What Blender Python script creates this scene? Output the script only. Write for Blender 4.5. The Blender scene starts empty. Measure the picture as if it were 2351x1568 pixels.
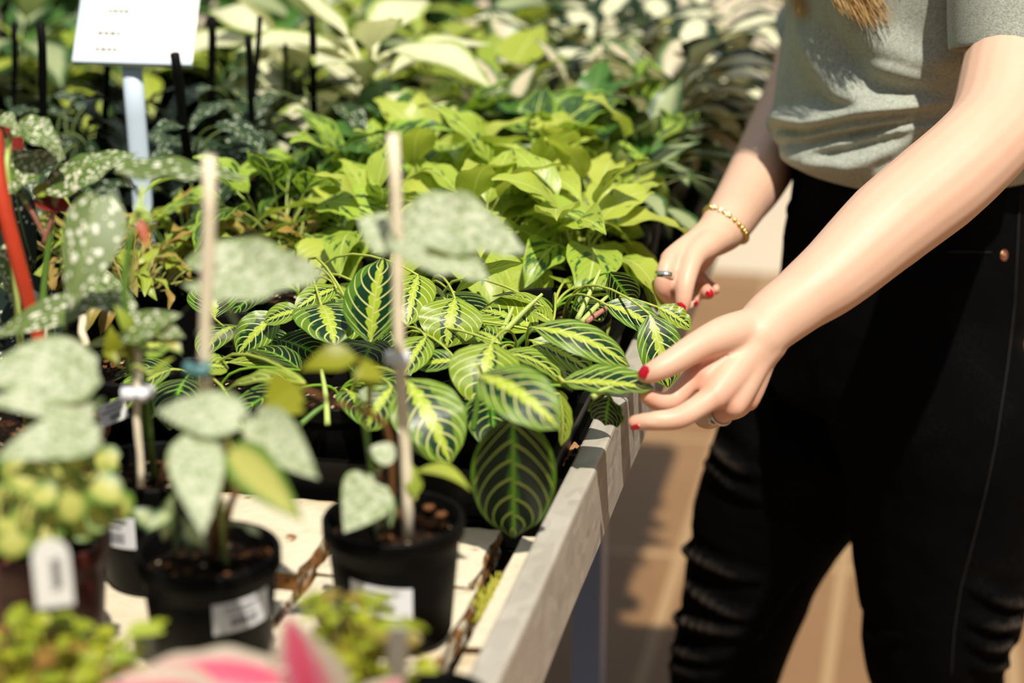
import bpy, bmesh, math, random
import numpy as np
from mathutils import Vector, Matrix, noise
from mathutils.bvhtree import BVHTree

SC = bpy.context.scene
COL = SC.collection
random.seed(7)

# ---------------------------------------------------------------- camera
CAM_POS = Vector((0.248, 0.0, 1.5))
PITCH, YAW, FPX = math.radians(18.68), math.radians(11.933), 4700.0
cam_d = bpy.data.cameras.new('camera')
cam_d.sensor_width = 36.0
cam_d.lens = 36.0 * FPX / 2351.0
cam_d.clip_start, cam_d.clip_end = 0.05, 100
cam_d.dof.use_dof = True
cam_d.dof.focus_distance = 1.74
cam_d.dof.aperture_fstop = 3.2
cam_d.dof.aperture_blades = 0
cam = bpy.data.objects.new('camera', cam_d)
cam.location = CAM_POS
cam.rotation_euler = (math.pi / 2 - PITCH, 0, YAW)
COL.objects.link(cam)
SC.camera = cam

# ---------------------------------------------------------------- daylight
world = bpy.data.worlds.new('daylight')
SC.world = world
world.use_nodes = True
wn, wl = world.node_tree.nodes, world.node_tree.links
wn.clear()
w_out = wn.new('ShaderNodeOutputWorld')
w_bg = wn.new('ShaderNodeBackground')
w_tc = wn.new('ShaderNodeTexCoord')
w_sep = wn.new('ShaderNodeSeparateXYZ')
w_rmp = wn.new('ShaderNodeValToRGB')
w_rmp.color_ramp.elements[0].position = 0.0
w_rmp.color_ramp.elements[0].color = (0.10, 0.080, 0.06, 1)
w_rmp.color_ramp.elements[1].position = 0.75
w_rmp.color_ramp.elements[1].color = (0.80, 0.88, 1.0, 1)
wl.new(w_tc.outputs['Generated'], w_sep.inputs[0])
wl.new(w_sep.outputs['Z'], w_rmp.inputs[0])
wl.new(w_rmp.outputs[0], w_bg.inputs[0])
wl.new(w_bg.outputs[0], w_out.inputs[0])
w_bg.inputs[1].default_value = 0.52

sun_d = bpy.data.lights.new('sun', 'SUN')
sun_d.energy = 5.6
sun_d.angle = math.radians(0.9)
sun_d.color = (1.0, 0.93, 0.80)
sun = bpy.data.objects.new('sun', sun_d)
SUN_TO = Vector((0.26, -0.49, 1.0)).normalized()
sun.rotation_euler = SUN_TO.to_track_quat('Z', 'Y').to_euler()
sun.location = (1, 1, 5)
COL.objects.link(sun)

vs = SC.view_settings
SC.display_settings.display_device = 'sRGB'
vs.view_transform = 'Standard'
vs.look = 'None'
vs.exposure = 0.0
vs.gamma = 1.0
vs.use_curve_mapping = False

# ---------------------------------------------------------------- where things stand
FH = Vector((-math.sin(YAW), math.cos(YAW), 0))
RV = Vector((math.cos(YAW), math.sin(YAW), 0))
FV = FH * math.cos(PITCH) + Vector((0, 0, -math.sin(PITCH)))
UV_ = FH * math.sin(PITCH) + Vector((0, 0, math.cos(PITCH)))

def ray(px, py):
    return RV * ((px - 1175.5) / FPX) + UV_ * ((784 - py) / FPX) + FV

def D(px, py, d):
    return CAM_POS + ray(px, py) * d

def Z(px, py, z):
    r = ray(px, py)
    return CAM_POS + r * ((z - CAM_POS.z) / r.z)

def depth_of(p):
    return (Vector(p) - CAM_POS).dot(FV)

# ---------------------------------------------------------------- object helpers
def tag(o, label=None, cat=None, group=None, kind=None):
    if label: o['label'] = label
    if cat: o['category'] = cat
    if group: o['group'] = group
    if kind: o['kind'] = kind
    return o

def empty(name, loc, label, cat, group=None, kind=None):
    o = bpy.data.objects.new(name, None)
    o.empty_display_size = 0.03
    o.location = loc
    COL.objects.link(o)
    return tag(o, label, cat, group, kind)

def world_loc(o):
    v = Vector((0, 0, 0))
    while o is not None:
        v = v + Vector(o.location)
        o = o.parent
    return v

class MB:
    """collects verts, faces and a uv per vertex, in world coordinates"""
    def __init__(s):
        s.v, s.f, s.uv = [], [], []
    def add(s, verts, faces, uvs=None):
        o = len(s.v)
        s.v += [Vector(p) for p in verts]
        s.f += [tuple(i + o for i in f) for f in faces]
        s.uv += list(uvs) if uvs is not None else [(0.5, 0.02)] * len(verts)
        return s
    def grid(s, rows, uvs=None, wrap=False):
        nr, nc = len(rows), len(rows[0])
        verts = [p for r in rows for p in r]
        faces = []
        for i in range(nr - 1):
            for j in range(nc if wrap else nc - 1):
                k = (j + 1) % nc
                faces.append((i * nc + j, i * nc + k, (i + 1) * nc + k, (i + 1) * nc + j))
        u = [q for r in uvs for q in r] if uvs else None
        return s.add(verts, faces, u)
    def box(s, c, size, rz=0.0, rot=None):
        c = Vector(c); x, y, z = [q / 2 for q in size]
        m = rot if rot is not None else Matrix.Rotation(rz, 3, 'Z')
        vs_ = [c + m @ Vector((a * x, b * y, d * z)) for a in (-1, 1) for b in (-1, 1) for d in (-1, 1)]
        return s.add(vs_, [(0, 1, 3, 2), (4, 6, 7, 5), (0, 4, 5, 1), (2, 3, 7, 6), (0, 2, 6, 4), (1, 5, 7, 3)])
    def tube(s, pts, rad, n=8, cap=True, smooth=0, uv=None, up=None, flat=1.0, round_ends=False):
        P, R = path(pts, rad, smooth)
        if round_ends:
            P, R = rounded(P, R)
        fr = frames(P, up)
        rows = []
        for p, r, (t, a, b) in zip(P, R, fr):
            ra, rb = r if isinstance(r, (tuple, list)) else (r, r * flat)
            rows.append([p + a * (ra * math.cos(q)) + b * (rb * math.sin(q)) for q in [2 * math.pi * k / n for k in range(n)]])
        o = len(s.v)
        m = len(rows)
        if uv is None:
            uvs = None
        else:
            uvs = [[(uv[0] + k / n * uv[2], uv[1] + i / (m - 1) * uv[3]) for k in range(n)] for i in range(m)]
        s.grid(rows, uvs, wrap=True)
        if cap:
            s.f.append(tuple(o + k for k in reversed(range(n))))
            s.f.append(tuple(o + (m - 1) * n + k for k in range(n)))
        return s
    def lathe(s, c, prof, n=40):
        c = Vector(c)
        rows = [[c + Vector((r * math.cos(2 * math.pi * k / n), r * math.sin(2 * math.pi * k / n), z)) for k in range(n)] for r, z in prof]
        return s.grid(rows, None, wrap=True)
    def build(s, name, mat, parent=None, smooth=True, label=None, kind=None):
        me = bpy.data.meshes.new(name)
        off = world_loc(parent) if parent else Vector((0, 0, 0))
        me.from_pydata([tuple(p - off) for p in s.v], [], s.f)
        uvl = me.uv_layers.new(name='UVMap')
        idx = np.empty(len(me.loops), dtype=np.int32)
        me.loops.foreach_get('vertex_index', idx)
        arr = np.array(s.uv, dtype=np.float32)[idx]
        uvl.data.foreach_set('uv', arr.ravel())
        me.polygons.foreach_set('use_smooth', [smooth] * len(me.polygons))
        me.materials.append(mat)
        me.update()
        o = bpy.data.objects.new(name, me)
        COL.objects.link(o)
        if parent: o.parent = parent
        return tag(o, label, None, None, kind)

def path(pts, rad, sub):
    P = [Vector(p) for p in pts]
    R = list(rad) if isinstance(rad, (list, tuple)) and len(rad) == len(P) else [rad] * len(P)
    if sub <= 0 or len(P) < 3:
        return P, R
    oP, oR = [], []
    for i in range(len(P) - 1):
        p0, p1, p2, p3 = P[max(i - 1, 0)], P[i], P[i + 1], P[min(i + 2, len(P) - 1)]
        for k in range(sub):
            t = k / sub
            oP.append(0.5 * ((2 * p1) + (p2 - p0) * t + (2 * p0 - 5 * p1 + 4 * p2 - p3) * t * t + (3 * p1 - p0 - 3 * p2 + p3) * t ** 3))
            a, b = R[i], R[i + 1]
            oR.append(tuple(x + (y - x) * t for x, y in zip(a, b)) if isinstance(a, tuple) else a + (b - a) * t)
    oP.append(P[-1]); oR.append(R[-1])
    return oP, oR

def rounded(P, R):
    """adds shrinking rings so that a tube ends in a dome"""
    def sc(r, k): return tuple(x * k for x in r) if isinstance(r, tuple) else r * k
    def big(r): return max(r) if isinstance(r, tuple) else r
    a = (P[0] - P[1]).normalized(); b = (P[-1] - P[-2]).normalized()
    pre = [(P[0] + a * big(R[0]) * math.sin(q), sc(R[0], math.cos(q))) for q in (1.45, 1.2, 0.8, 0.4)]
    post = [(P[-1] + b * big(R[-1]) * math.sin(q), sc(R[-1], math.cos(q))) for q in (0.4, 0.8, 1.2, 1.45)]
    return [p for p, r in pre] + list(P) + [p for p, r in post], [r for p, r in pre] + list(R) + [r for p, r in post]

def frames(P, up=None):
    out = []
    n = len(P)
    a = None
    for i in range(n):
        t = (P[min(i + 1, n - 1)] - P[max(i - 1, 0)])
        t = t.normalized() if t.length > 1e-9 else Vector((0, 0, 1))
        if up is not None:
            ref = Vector(up[i]) if isinstance(up, list) else Vector(up)
            a_ = ref - t * ref.dot(t)
        elif a is None:
            ref = Vector((0, 0, 1)) if abs(t.z) < 0.8 else Vector((1, 0, 0))
            a_ = ref - t * ref.dot(t)
        else:
            a_ = a - t * a.dot(t)
        a = a_.normalized() if a_.length > 1e-9 else t.orthogonal().normalized()
        out.append((t, a, t.cross(a)))
    return out

def lerp(a, b, t): return a + (b - a) * t

# ---------------------------------------------------------------- materials
class NT:
    def __init__(s, name):
        s.m = bpy.data.materials.new(name)
        s.m.use_nodes = True
        s.n, s.l = s.m.node_tree.nodes, s.m.node_tree.links
        s.n.clear()
        s.out = s.n.new('ShaderNodeOutputMaterial')
    def new(s, t, **k):
        x = s.n.new(t)
        for a, b in k.items(): setattr(x, a, b)
        return x
    def put(s, sock, v):
        if isinstance(v, bpy.types.NodeSocket): s.l.new(v, sock)
        elif isinstance(v, (tuple, list)) and len(v) == 3 and sock.type == 'RGBA': sock.default_value = (*v, 1)
        else: sock.default_value = v
    def m_(s, op, a, b=0.0, c=0.0, clamp=False):
        x = s.new('ShaderNodeMath', operation=op, use_clamp=clamp)
        s.put(x.inputs[0], a); s.put(x.inputs[1], b)
        if len(x.inputs) > 2: s.put(x.inputs[2], c)
        return x.outputs[0]
    def step(s, x, lo, hi):
        n = s.new('ShaderNodeMapRange', interpolation_type='SMOOTHSTEP')
        s.put(n.inputs[0], x); s.put(n.inputs[1], lo); s.put(n.inputs[2], hi)
        return n.outputs[0]
    def mix(s, f, a, b, blend='MIX'):
        n = s.new('ShaderNodeMix', data_type='RGBA', blend_type=blend)
        s.put(n.inputs[0], f); s.put(n.inputs[6], a); s.put(n.inputs[7], b)
        return n.outputs[2]
    def uv(s):
        t = s.new('ShaderNodeTexCoord')
        p = s.new('ShaderNodeSeparateXYZ')
        s.l.new(t.outputs['UV'], p.inputs[0])
        return t.outputs['UV'], p.outputs[0], p.outputs[1]
    def obj(s): return s.new('ShaderNodeTexCoord').outputs['Object']
    def rnd(s): return s.new('ShaderNodeObjectInfo').outputs['Random']
    def back(s): return s.new('ShaderNodeNewGeometry').outputs['Backfacing']
    def noise(s, vec, scale, detail=3.0, rough=0.55, fac=True):
        n = s.new('ShaderNodeTexNoise')
        s.put(n.inputs['Vector'], vec); n.inputs['Scale'].default_value = scale
        n.inputs['Detail'].default_value = detail; n.inputs['Roughness'].default_value = rough
        return n.outputs[0] if fac else n.outputs[1]
    def voro(s, vec, scale, rand=1.0):
        n = s.new('ShaderNodeTexVoronoi')
        s.put(n.inputs['Vector'], vec); n.inputs['Scale'].default_value = scale
        n.inputs['Randomness'].default_value = rand
        return n
    def scale(s, vec, sc):
        n = s.new('ShaderNodeMapping')
        s.put(n.inputs[0], vec); n.inputs['Scale'].default_value = sc
        return n.outputs[0]
    def bump(s, h, strength, dist=0.002):
        n = s.new('ShaderNodeBump')
        s.put(n.inputs['Height'], h); n.inputs['Strength'].default_value = strength
        n.inputs['Distance'].default_value = dist
        return n.outputs[0]
    def pbr(s, col, rough=0.5, spec=0.5, metal=0.0, normal=None, **k):
        p = s.new('ShaderNodeBsdfPrincipled')
        s.put(p.inputs['Base Color'], col); s.put(p.inputs['Roughness'], rough)
        p.inputs['Specular IOR Level'].default_value = spec
        s.put(p.inputs['Metallic'], metal)
        if normal is not None: s.l.new(normal, p.inputs['Normal'])
        for a, b in k.items(): s.put(p.inputs[a.replace('_', ' ')], b)
        s.l.new(p.outputs[0], s.out.inputs[0])
        return p
    def leaf(s, col, rough=0.42, spec=0.45, trans=0.32, tcol=None, normal=None):
        p = s.pbr(col, rough, spec, normal=normal)
        t = s.new('ShaderNodeBsdfTranslucent')
        s.put(t.inputs[0], tcol if tcol is not None else s.mix(0.55, col, s.mix(1.0, col, (1.0, 1.0, 0.45), 'MULTIPLY')))
        mx = s.new('ShaderNodeMixShader')
        s.put(mx.inputs[0], trans)
        s.l.new(p.outputs[0], mx.inputs[1]); s.l.new(t.outputs[0], mx.inputs[2])
        s.l.new(mx.outputs[0], s.out.inputs[0])
        return s.m

def plain(name, col, rough=0.5, spec=0.5, metal=0.0, nscale=0, namt=0.2, bump=0, bscale=80):
    t = NT(name)
    c = col
    if nscale:
        f = t.noise(t.obj(), nscale, 4)
        dk = tuple(q * (1 - namt) for q in col); lt = tuple(min(1, q * (1 + namt)) for q in col)
        c = t.mix(f, dk, lt)
    nrm = t.bump(t.noise(t.obj(), bscale, 4), bump) if bump else None
    t.pbr(c, rough, spec, metal, nrm)
    return t.m

M = {}
def mat_maranta():
    t = NT('prayer_leaf')
    _, u, v = t.uv()
    rn = t.rnd()
    uvv, _, _ = t.uv()
    sgn = t.m_('GREATER_THAN', u, 0.5)
    x = t.m_('ABSOLUTE', t.m_('SUBTRACT', t.m_('MULTIPLY', u, 2.0), 1.0))
    x3 = t.m_('POWER', x, 3.0)
    q = t.m_('SUBTRACT', t.m_('SUBTRACT', v, t.m_('MULTIPLY', x, 0.20)), t.m_('MULTIPLY', x3, 0.24))
    ph = t.m_('ADD', t.m_('MULTIPLY', q, 6.6), t.m_('MULTIPLY', sgn, 0.4))
    fr = t.m_('FRACT', t.m_('ADD', ph, 20.0))
    dv = t.m_('ABSOLUTE', t.m_('SUBTRACT', fr, 0.5))
    vein = t.m_('SUBTRACT', 1.0, t.step(dv, 0.05, 0.095))
    vein = t.m_('MULTIPLY', vein, t.m_('SUBTRACT', 1.0, t.step(x, 0.86, 1.0)))
    nz = t.noise(uvv, 9.0, 3.0)
    nz2 = t.noise(uvv, 26.0, 2.0)
    # the feathered band along the midrib, toothed between the side veins
    tooth = t.m_('MULTIPLY', t.m_('SUBTRACT', 1.0, t.m_('ABSOLUTE', t.m_('SUBTRACT', t.m_('MULTIPLY', t.m_('FRACT', t.m_('ADD', ph, 20.5)), 1.0), 0.62))), 0.26)
    jag = t.m_('MULTIPLY', t.m_('SUBTRACT', nz2, 0.5), 0.16)
    bx = t.m_('ADD', t.m_('ADD', t.m_('SUBTRACT', tooth, 0.02), jag), t.m_('MULTIPLY', rn, 0.05))
    bx = t.m_('MULTIPLY', bx, t.m_('SUBTRACT', 1.08, t.m_('MULTIPLY', v, 0.45)))
    feather = t.m_('SUBTRACT', 1.0, t.step(t.m_('SUBTRACT', x, bx), -0.01, 0.015))
    outer = t.m_('ADD', t.m_('ADD', 0.24, t.m_('MULTIPLY', rn, 0.42)), t.m_('MULTIPLY', t.m_('SUBTRACT', nz, 0.5), 0.7))
    dark = t.m_('SUBTRACT', 1.0, t.step(t.m_('SUBTRACT', x, outer), -0.05, 0.06))
    rim = t.mix(rn, (0.27, 0.38, 0.016), (0.08, 0.21, 0.014))
    c = t.mix(dark, rim, (0.004, 0.042, 0.010))
    c = t.mix(feather, c, (0.45, 0.58, 0.045))
    c = t.mix(vein, c, (0.72, 0.74, 0.26))
    mid = t.m_('SUBTRACT', 1.0, t.step(x, 0.025, 0.05))
    c = t.mix(mid, c, (0.58, 0.66, 0.12))
    bk = t.mix(t.m_('MULTIPLY', t.back(), 0.75), c, (0.30, 0.42, 0.07))
    h = t.m_('ADD', vein, t.m_('MULTIPLY', t.noise(t.obj(), 260, 3), 0.5))
    return t.leaf(bk, 0.36, 0.5, 0.30, normal=t.bump(h, 0.25, 0.001))

def mat_maranta_dark():
    t = NT('prayer_leaf_deep_green')
    uvv, u, v = t.uv()
    sgn = t.m_('GREATER_THAN', u, 0.5)
    x = t.m_('ABSOLUTE', t.m_('SUBTRACT', t.m_('MULTIPLY', u, 2.0), 1.0))
    x3 = t.m_('POWER', x, 2.4)
    q = t.m_('SUBTRACT', t.m_('SUBTRACT', v, t.m_('MULTIPLY', x, 0.12)), t.m_('MULTIPLY', x3, -0.26))
    q = t.m_('SUBTRACT', v, t.m_('ADD', t.m_('MULTIPLY', x, 0.10), t.m_('MULTIPLY', x3, 0.30)))
    ph = t.m_('ADD', t.m_('MULTIPLY', q, 7.0), t.m_('MULTIPLY', sgn, 0.2))
    fr = t.m_('FRACT', t.m_('ADD', ph, 20.0))
    dv = t.m_('ABSOLUTE', t.m_('SUBTRACT', fr, 0.5))
    vein = t.m_('SUBTRACT', 1.0, t.step(dv, 0.05, 0.09))
    vein = t.m_('MULTIPLY', vein, t.m_('SUBTRACT', 1.0, t.step(x, 0.88, 1.0)))
    nz2 = t.noise(uvv, 22.0, 2.0)
    bx = t.m_('ADD', t.m_('MULTIPLY', t.m_('FRACT', t.m_('ADD', ph, 20.55)), 0.13), t.m_('MULTIPLY', t.m_('SUBTRACT', nz2, 0.5), 0.12))
    bx = t.m_('ADD', bx, 0.05)
    feather = t.m_('SUBTRACT', 1.0, t.step(t.m_('SUBTRACT', x, bx), -0.01, 0.015))
    edge = t.step(t.m_('ADD', x, t.m_('MULTIPLY', nz2, 0.1)), 0.88, 1.02)
    c = t.mix(edge, (0.003, 0.018, 0.006), (0.10, 0.22, 0.015))
    c = t.mix(feather, c, (0.045, 0.20, 0.015))
    c = t.mix(vein, c, (0.40, 0.50, 0.09))
    mid = t.m_('SUBTRACT', 1.0, t.step(x, 0.03, 0.055))
    c = t.mix(mid, c, (0.22, 0.42, 0.03))
    h = t.m_('ADD', vein, t.m_('MULTIPLY', t.noise(t.obj(), 260, 3), 0.5))
    return t.leaf(c, 0.34, 0.22, 0.22, normal=t.bump(h, 0.25, 0.001))

def mat_lime(name, base, dark, dark_amt, lo=0.0):
    """lime leaves with deep green flecks that follow the side veins"""
    t = NT(name)
    uvv, u, v = t.uv()
    rn = t.rnd()
    x = t.m_('ABSOLUTE', t.m_('SUBTRACT', t.m_('MULTIPLY', u, 2.0), 1.0))
    q = t.m_('SUBTRACT', v, t.m_('MULTIPLY', x, 0.35))
    comb = t.new('ShaderNodeCombineXYZ')
    t.put(comb.inputs[0], t.m_('MULTIPLY', x, 2.2)); t.put(comb.inputs[1], t.m_('MULTIPLY', q, 9.0)); t.put(comb.inputs[2], t.m_('MULTIPLY', rn, 30.0))
    nz = t.noise(comb.outputs[0], 1.0, 2.0)
    fleck = t.step(t.m_('ADD', nz, t.m_('MULTIPLY', t.m_('SUBTRACT', rn, 0.5), 0.25)), dark_amt, dark_amt + 0.05)
    fleck = t.m_('MULTIPLY', fleck, t.m_('SUBTRACT', 1.0, t.step(x, 0.75, 0.95)))
    fr = t.m_('ABSOLUTE', t.m_('SUBTRACT', t.m_('FRACT', t.m_('ADD', t.m_('MULTIPLY', q, 11.0), 20.0)), 0.5))
    vein = t.m_('SUBTRACT', 1.0, t.step(fr, 0.03, 0.12))
    b2 = tuple(q_ * k for q_, k in zip(base, (0.62, 0.80, 0.5)))
    c = t.mix(rn, base, b2)
    c = t.mix(fleck, c, dark)
    c = t.mix(t.m_('MULTIPLY', vein, 0.22), c, (0.75, 0.82, 0.35))
    mid = t.m_('SUBTRACT', 1.0, t.step(x, 0.02, 0.06))
    c = t.mix(mid, c, (0.62, 0.72, 0.22))
    return t.leaf(c, 0.36, 0.5, 0.34, normal=t.bump(vein, 0.18, 0.0015))

def mat_silver():
    t = NT('silver_begonia_leaf')
    uvv, u, v = t.uv()
    o = t.obj()
    x = t.m_('ABSOLUTE', t.m_('SUBTRACT', t.m_('MULTIPLY', u, 2.0), 1.0))
    q = t.m_('SUBTRACT', v, t.m_('MULTIPLY', x, 0.5))
    fr = t.m_('ABSOLUTE', t.m_('SUBTRACT', t.m_('FRACT', t.m_('ADD', t.m_('MULTIPLY', q, 4.5), 20.0)), 0.5))
    vein = t.m_('SUBTRACT', 1.0, t.step(fr, 0.03, 0.16))
    nz = t.noise(o, 260, 4.0)
    sp = t.step(t.m_('ADD', t.m_('ADD', nz, t.m_('MULTIPLY', vein, -0.10)), t.m_('MULTIPLY', t.m_('SUBTRACT', t.noise(o, 45, 2.0), 0.5), 0.25)), 0.30, 0.62)
    c = t.mix(sp, (0.24, 0.32, 0.14), (0.62, 0.66, 0.49))
    c = t.mix(t.step(x, 0.85, 1.0), c, (0.30, 0.38, 0.16))
    c = t.mix(t.m_('MULTIPLY', t.back(), 0.8), c, (0.36, 0.40, 0.14))
    return t.leaf(c, 0.5, 0.35, 0.28, normal=t.bump(nz, 0.25, 0.002))

def mat_spots(name, base, spot, density, size, under, aspect=(9, 16, 1)):
    t = NT(name)
    uvv, u, v = t.uv()
    rn = t.rnd()
    x = t.m_('ABSOLUTE', t.m_('SUBTRACT', t.m_('MULTIPLY', u, 2.0), 1.0))
    off = t.new('ShaderNodeVectorMath', operation='ADD')
    cb = t.new('ShaderNodeCombineXYZ')
    t.put(cb.inputs[2], 0.0); t.put(cb.inputs[0], t.m_('MULTIPLY', rn, 7.0))
    t.l.new(uvv, off.inputs[0]); t.l.new(cb.outputs[0], off.inputs[1])
    vo = t.voro(t.scale(off.outputs[0], aspect), density, 0.85)
    cs = t.new('ShaderNodeSeparateColor')
    t.l.new(vo.outputs['Color'], cs.inputs[0])
    rad = t.m_('ADD', size * 0.55, t.m_('MULTIPLY', cs.outputs[0], size * 0.7))
    s_ = t.m_('SUBTRACT', 1.0, t.step(t.m_('SUBTRACT', vo.outputs['Distance'], rad), -0.03, 0.03))
    mid = t.m_('SUBTRACT', 1.0, t.step(x, 0.03, 0.08))
    s_ = t.m_('MULTIPLY', s_, t.m_('SUBTRACT', 1.0, mid))
    c = t.mix(s_, base, spot)
    c = t.mix(t.step(x, 0.90, 1.0), c, tuple(q * 1.3 for q in base))
    c = t.mix(t.m_('MULTIPLY', mid, 0.5), c, (0.25, 0.33, 0.08))
    c = t.mix(t.back(), c, under)
    return t.leaf(c, 0.42, 0.3, 0.18)

def mat_cream(name, centre, margin, edge0, edge1, speck=0.25):
    """pale heart of the leaf with a green margin"""
    t = NT(name)
    uvv, u, v = t.uv()
    rn = t.rnd()
    x = t.m_('ABSOLUTE', t.m_('SUBTRACT', t.m_('MULTIPLY', u, 2.0), 1.0))
    nz = t.noise(t.scale(uvv, (5, 9, 1)), 1.6, 4.0)
    d = t.m_('ADD', x, t.m_('MULTIPLY', t.m_('SUBTRACT', nz, 0.5), 0.6))
    d = t.m_('ADD', d, t.m_('MULTIPLY', t.step(v, 0.72, 1.0), 0.5))
    e = t.step(d, edge0, edge1)
    c = t.mix(e, centre, margin)
    sp = t.step(t.noise(uvv, 34, 3.0), 0.60, 0.68)
    c = t.mix(t.m_('MULTIPLY', sp, speck), c, margin)
    mid = t.m_('SUBTRACT', 1.0, t.step(x, 0.03, 0.09))
    c = t.mix(t.m_('MULTIPLY', mid, 0.4), c, tuple(min(1, q * 1.15) for q in centre))
    return t.leaf(c, 0.40, 0.5, 0.30)

def mat_plain_leaf(name, a, b, trans=0.3, vein=(0.6, 0.65, 0.2), rough=0.42):
    t = NT(name)
    uvv, u, v = t.uv()
    rn = t.rnd()
    x = t.m_('ABSOLUTE', t.m_('SUBTRACT', t.m_('MULTIPLY', u, 2.0), 1.0))
    q = t.m_('SUBTRACT', v, t.m_('MULTIPLY', x, 0.35))
    fr = t.m_('ABSOLUTE', t.m_('SUBTRACT', t.m_('FRACT', t.m_('ADD', t.m_('MULTIPLY', q, 7.0), 20.0)), 0.5))
    vn = t.m_('SUBTRACT', 1.0, t.step(fr, 0.03, 0.12))
    c = t.mix(rn, a, b)
    c = t.mix(t.m_('MULTIPLY', t.noise(uvv, 5.0, 3), 0.5), c, b)
    mid = t.m_('SUBTRACT', 1.0, t.step(x, 0.03, 0.07))
    c = t.mix(t.m_('MULTIPLY', t.m_('MAXIMUM', mid, t.m_('MULTIPLY', vn, 0.35)), 0.7), c, vein)
    return t.leaf(c, rough, 0.45, trans)

def mat_pink():
    t = NT('pink_caladium_leaf')
    uvv, u, v = t.uv()
    x = t.m_('ABSOLUTE', t.m_('SUBTRACT', t.m_('MULTIPLY', u, 2.0), 1.0))
    nz = t.noise(t.scale(uvv, (3, 5, 1)), 1.5, 3.0)
    d = t.m_('ADD', x, t.m_('MULTIPLY', t.m_('SUBTRACT', nz, 0.5), 0.35))
    c = t.mix(t.step(d, 0.30, 0.75), (0.66, 0.13, 0.22), (0.60, 0.52, 0.43))
    c = t.mix(t.step(d, 0.92, 1.05), c, (0.45, 0.42, 0.25))
    c = t.mix(t.m_('SUBTRACT', 1.0, t.step(x, 0.04, 0.10)), c, (0.72, 0.03, 0.10))
    return t.leaf(c, 0.45, 0.4, 0.32)

def mat_soil():
    t = NT('potting_soil')
    o = t.obj()
    n1 = t.noise(o, 90, 4.0)
    c = t.mix(t.step(n1, 0.50, 0.74), (0.006, 0.0035, 0.002), (0.075, 0.030, 0.012))
    vo = t.voro(o, 190)
    cs = t.new('ShaderNodeSeparateColor'); t.l.new(vo.outputs['Color'], cs.inputs[0])
    per = t.m_('MULTIPLY', t.m_('GREATER_THAN', cs.outputs[0], 0.90), t.m_('LESS_THAN', vo.outputs['Distance'], 0.38))
    c = t.mix(per, c, (0.42, 0.33, 0.22))
    t.pbr(c, 0.9, 0.1, normal=t.bump(t.noise(o, 150, 4), 0.8, 0.004))
    return t.m

def mat_slab():
    t = NT('stained_cream_slab')
    o = t.obj()
    nz = t.noise(o, 14, 5.0)
    c = t.mix(t.step(nz, 0.48, 0.75), (0.66, 0.58, 0.44), (0.55, 0.42, 0.25))
    geo = t.new('ShaderNodeNewGeometry')
    sp = t.new('ShaderNodeSeparateXYZ'); t.l.new(geo.outputs['Normal'], sp.inputs[0])
    side = t.m_('SUBTRACT', 1.0, t.step(t.m_('ABSOLUTE', sp.outputs[2]), 0.35, 0.8))
    rust = t.step(t.m_('ADD', t.noise(o, 60, 5.0), t.m_('MULTIPLY', side, 0.22)), 0.60, 0.74)
    c = t.mix(rust, c, (0.22, 0.095, 0.022))
    grit = t.step(t.m_('ADD', t.noise(o, 210, 3.0), t.m_('MULTIPLY', side, 0.12)), 0.70, 0.76)
    c = t.mix(grit, c, (0.03, 0.015, 0.008))
    t.pbr(c, 0.75, 0.3, normal=t.bump(t.noise(o, 120, 5), 0.6, 0.003))
    return t.m

def mat_metal():
    t = NT('galvanised_metal')
    o = t.obj()
    vo = t.voro(t.scale(o, (1, 0.6, 1)), 95)
    cs = t.new('ShaderNodeSeparateColor'); t.l.new(vo.outputs['Color'], cs.inputs[0])
    st = t.noise(t.scale(o, (30, 1.2, 30)), 6, 4.0)
    c = t.mix(t.m_('ADD', t.m_('MULTIPLY', cs.outputs[0], 0.45), t.m_('MULTIPLY', st, 0.55)), (0.44, 0.40, 0.34), (0.66, 0.61, 0.53))
    t.pbr(c, t.m_('ADD', 0.42, t.m_('MULTIPLY', cs.outputs[1], 0.15)), 0.5, 0.35, t.bump(t.noise(o, 160, 4), 0.25, 0.001))
    return t.m

def mat_glare_floor():
    t = NT('floor_sky_glare')  # paler floor colour stands in for bright sky reflected at a low angle
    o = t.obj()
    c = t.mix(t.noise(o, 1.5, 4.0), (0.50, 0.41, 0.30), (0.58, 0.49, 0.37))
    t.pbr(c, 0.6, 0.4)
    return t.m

def mat_floor():
    t = NT('floor_tiles')
    o = t.obj()
    br = t.new('ShaderNodeTexBrick')
    mp = t.new('ShaderNodeMapping')
    t.l.new(o, mp.inputs[0]); mp.inputs['Location'].default_value = (0.14, 0.1, 0)
    t.l.new(mp.outputs[0], br.inputs['Vector'])
    br.offset = 0.0
    br.inputs['Scale'].default_value = 1.0
    br.inputs['Brick Width'].default_value = 0.28
    br.inputs['Row Height'].default_value = 0.56
    br.inputs['Mortar Size'].default_value = 0.010
    br.inputs['Mortar Smooth'].default_value = 0.1
    nz = t.noise(o, 5, 5.0)
    c = t.mix(nz, (0.20, 0.105, 0.046), (0.27, 0.155, 0.075))
    br.inputs['Color1'].default_value = (1, 1, 1, 1); br.inputs['Color2'].default_value = (0.9, 0.9, 0.9, 1)
    br.inputs['Mortar'].default_value = (1, 1, 1, 1)
    c = t.mix(1.0, c, br.outputs['Color'], 'MULTIPLY')
    c = t.mix(br.outputs['Fac'], c, (0.34, 0.22, 0.115))
    t.pbr(c, 0.5, 0.25)
    return t.m

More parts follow.
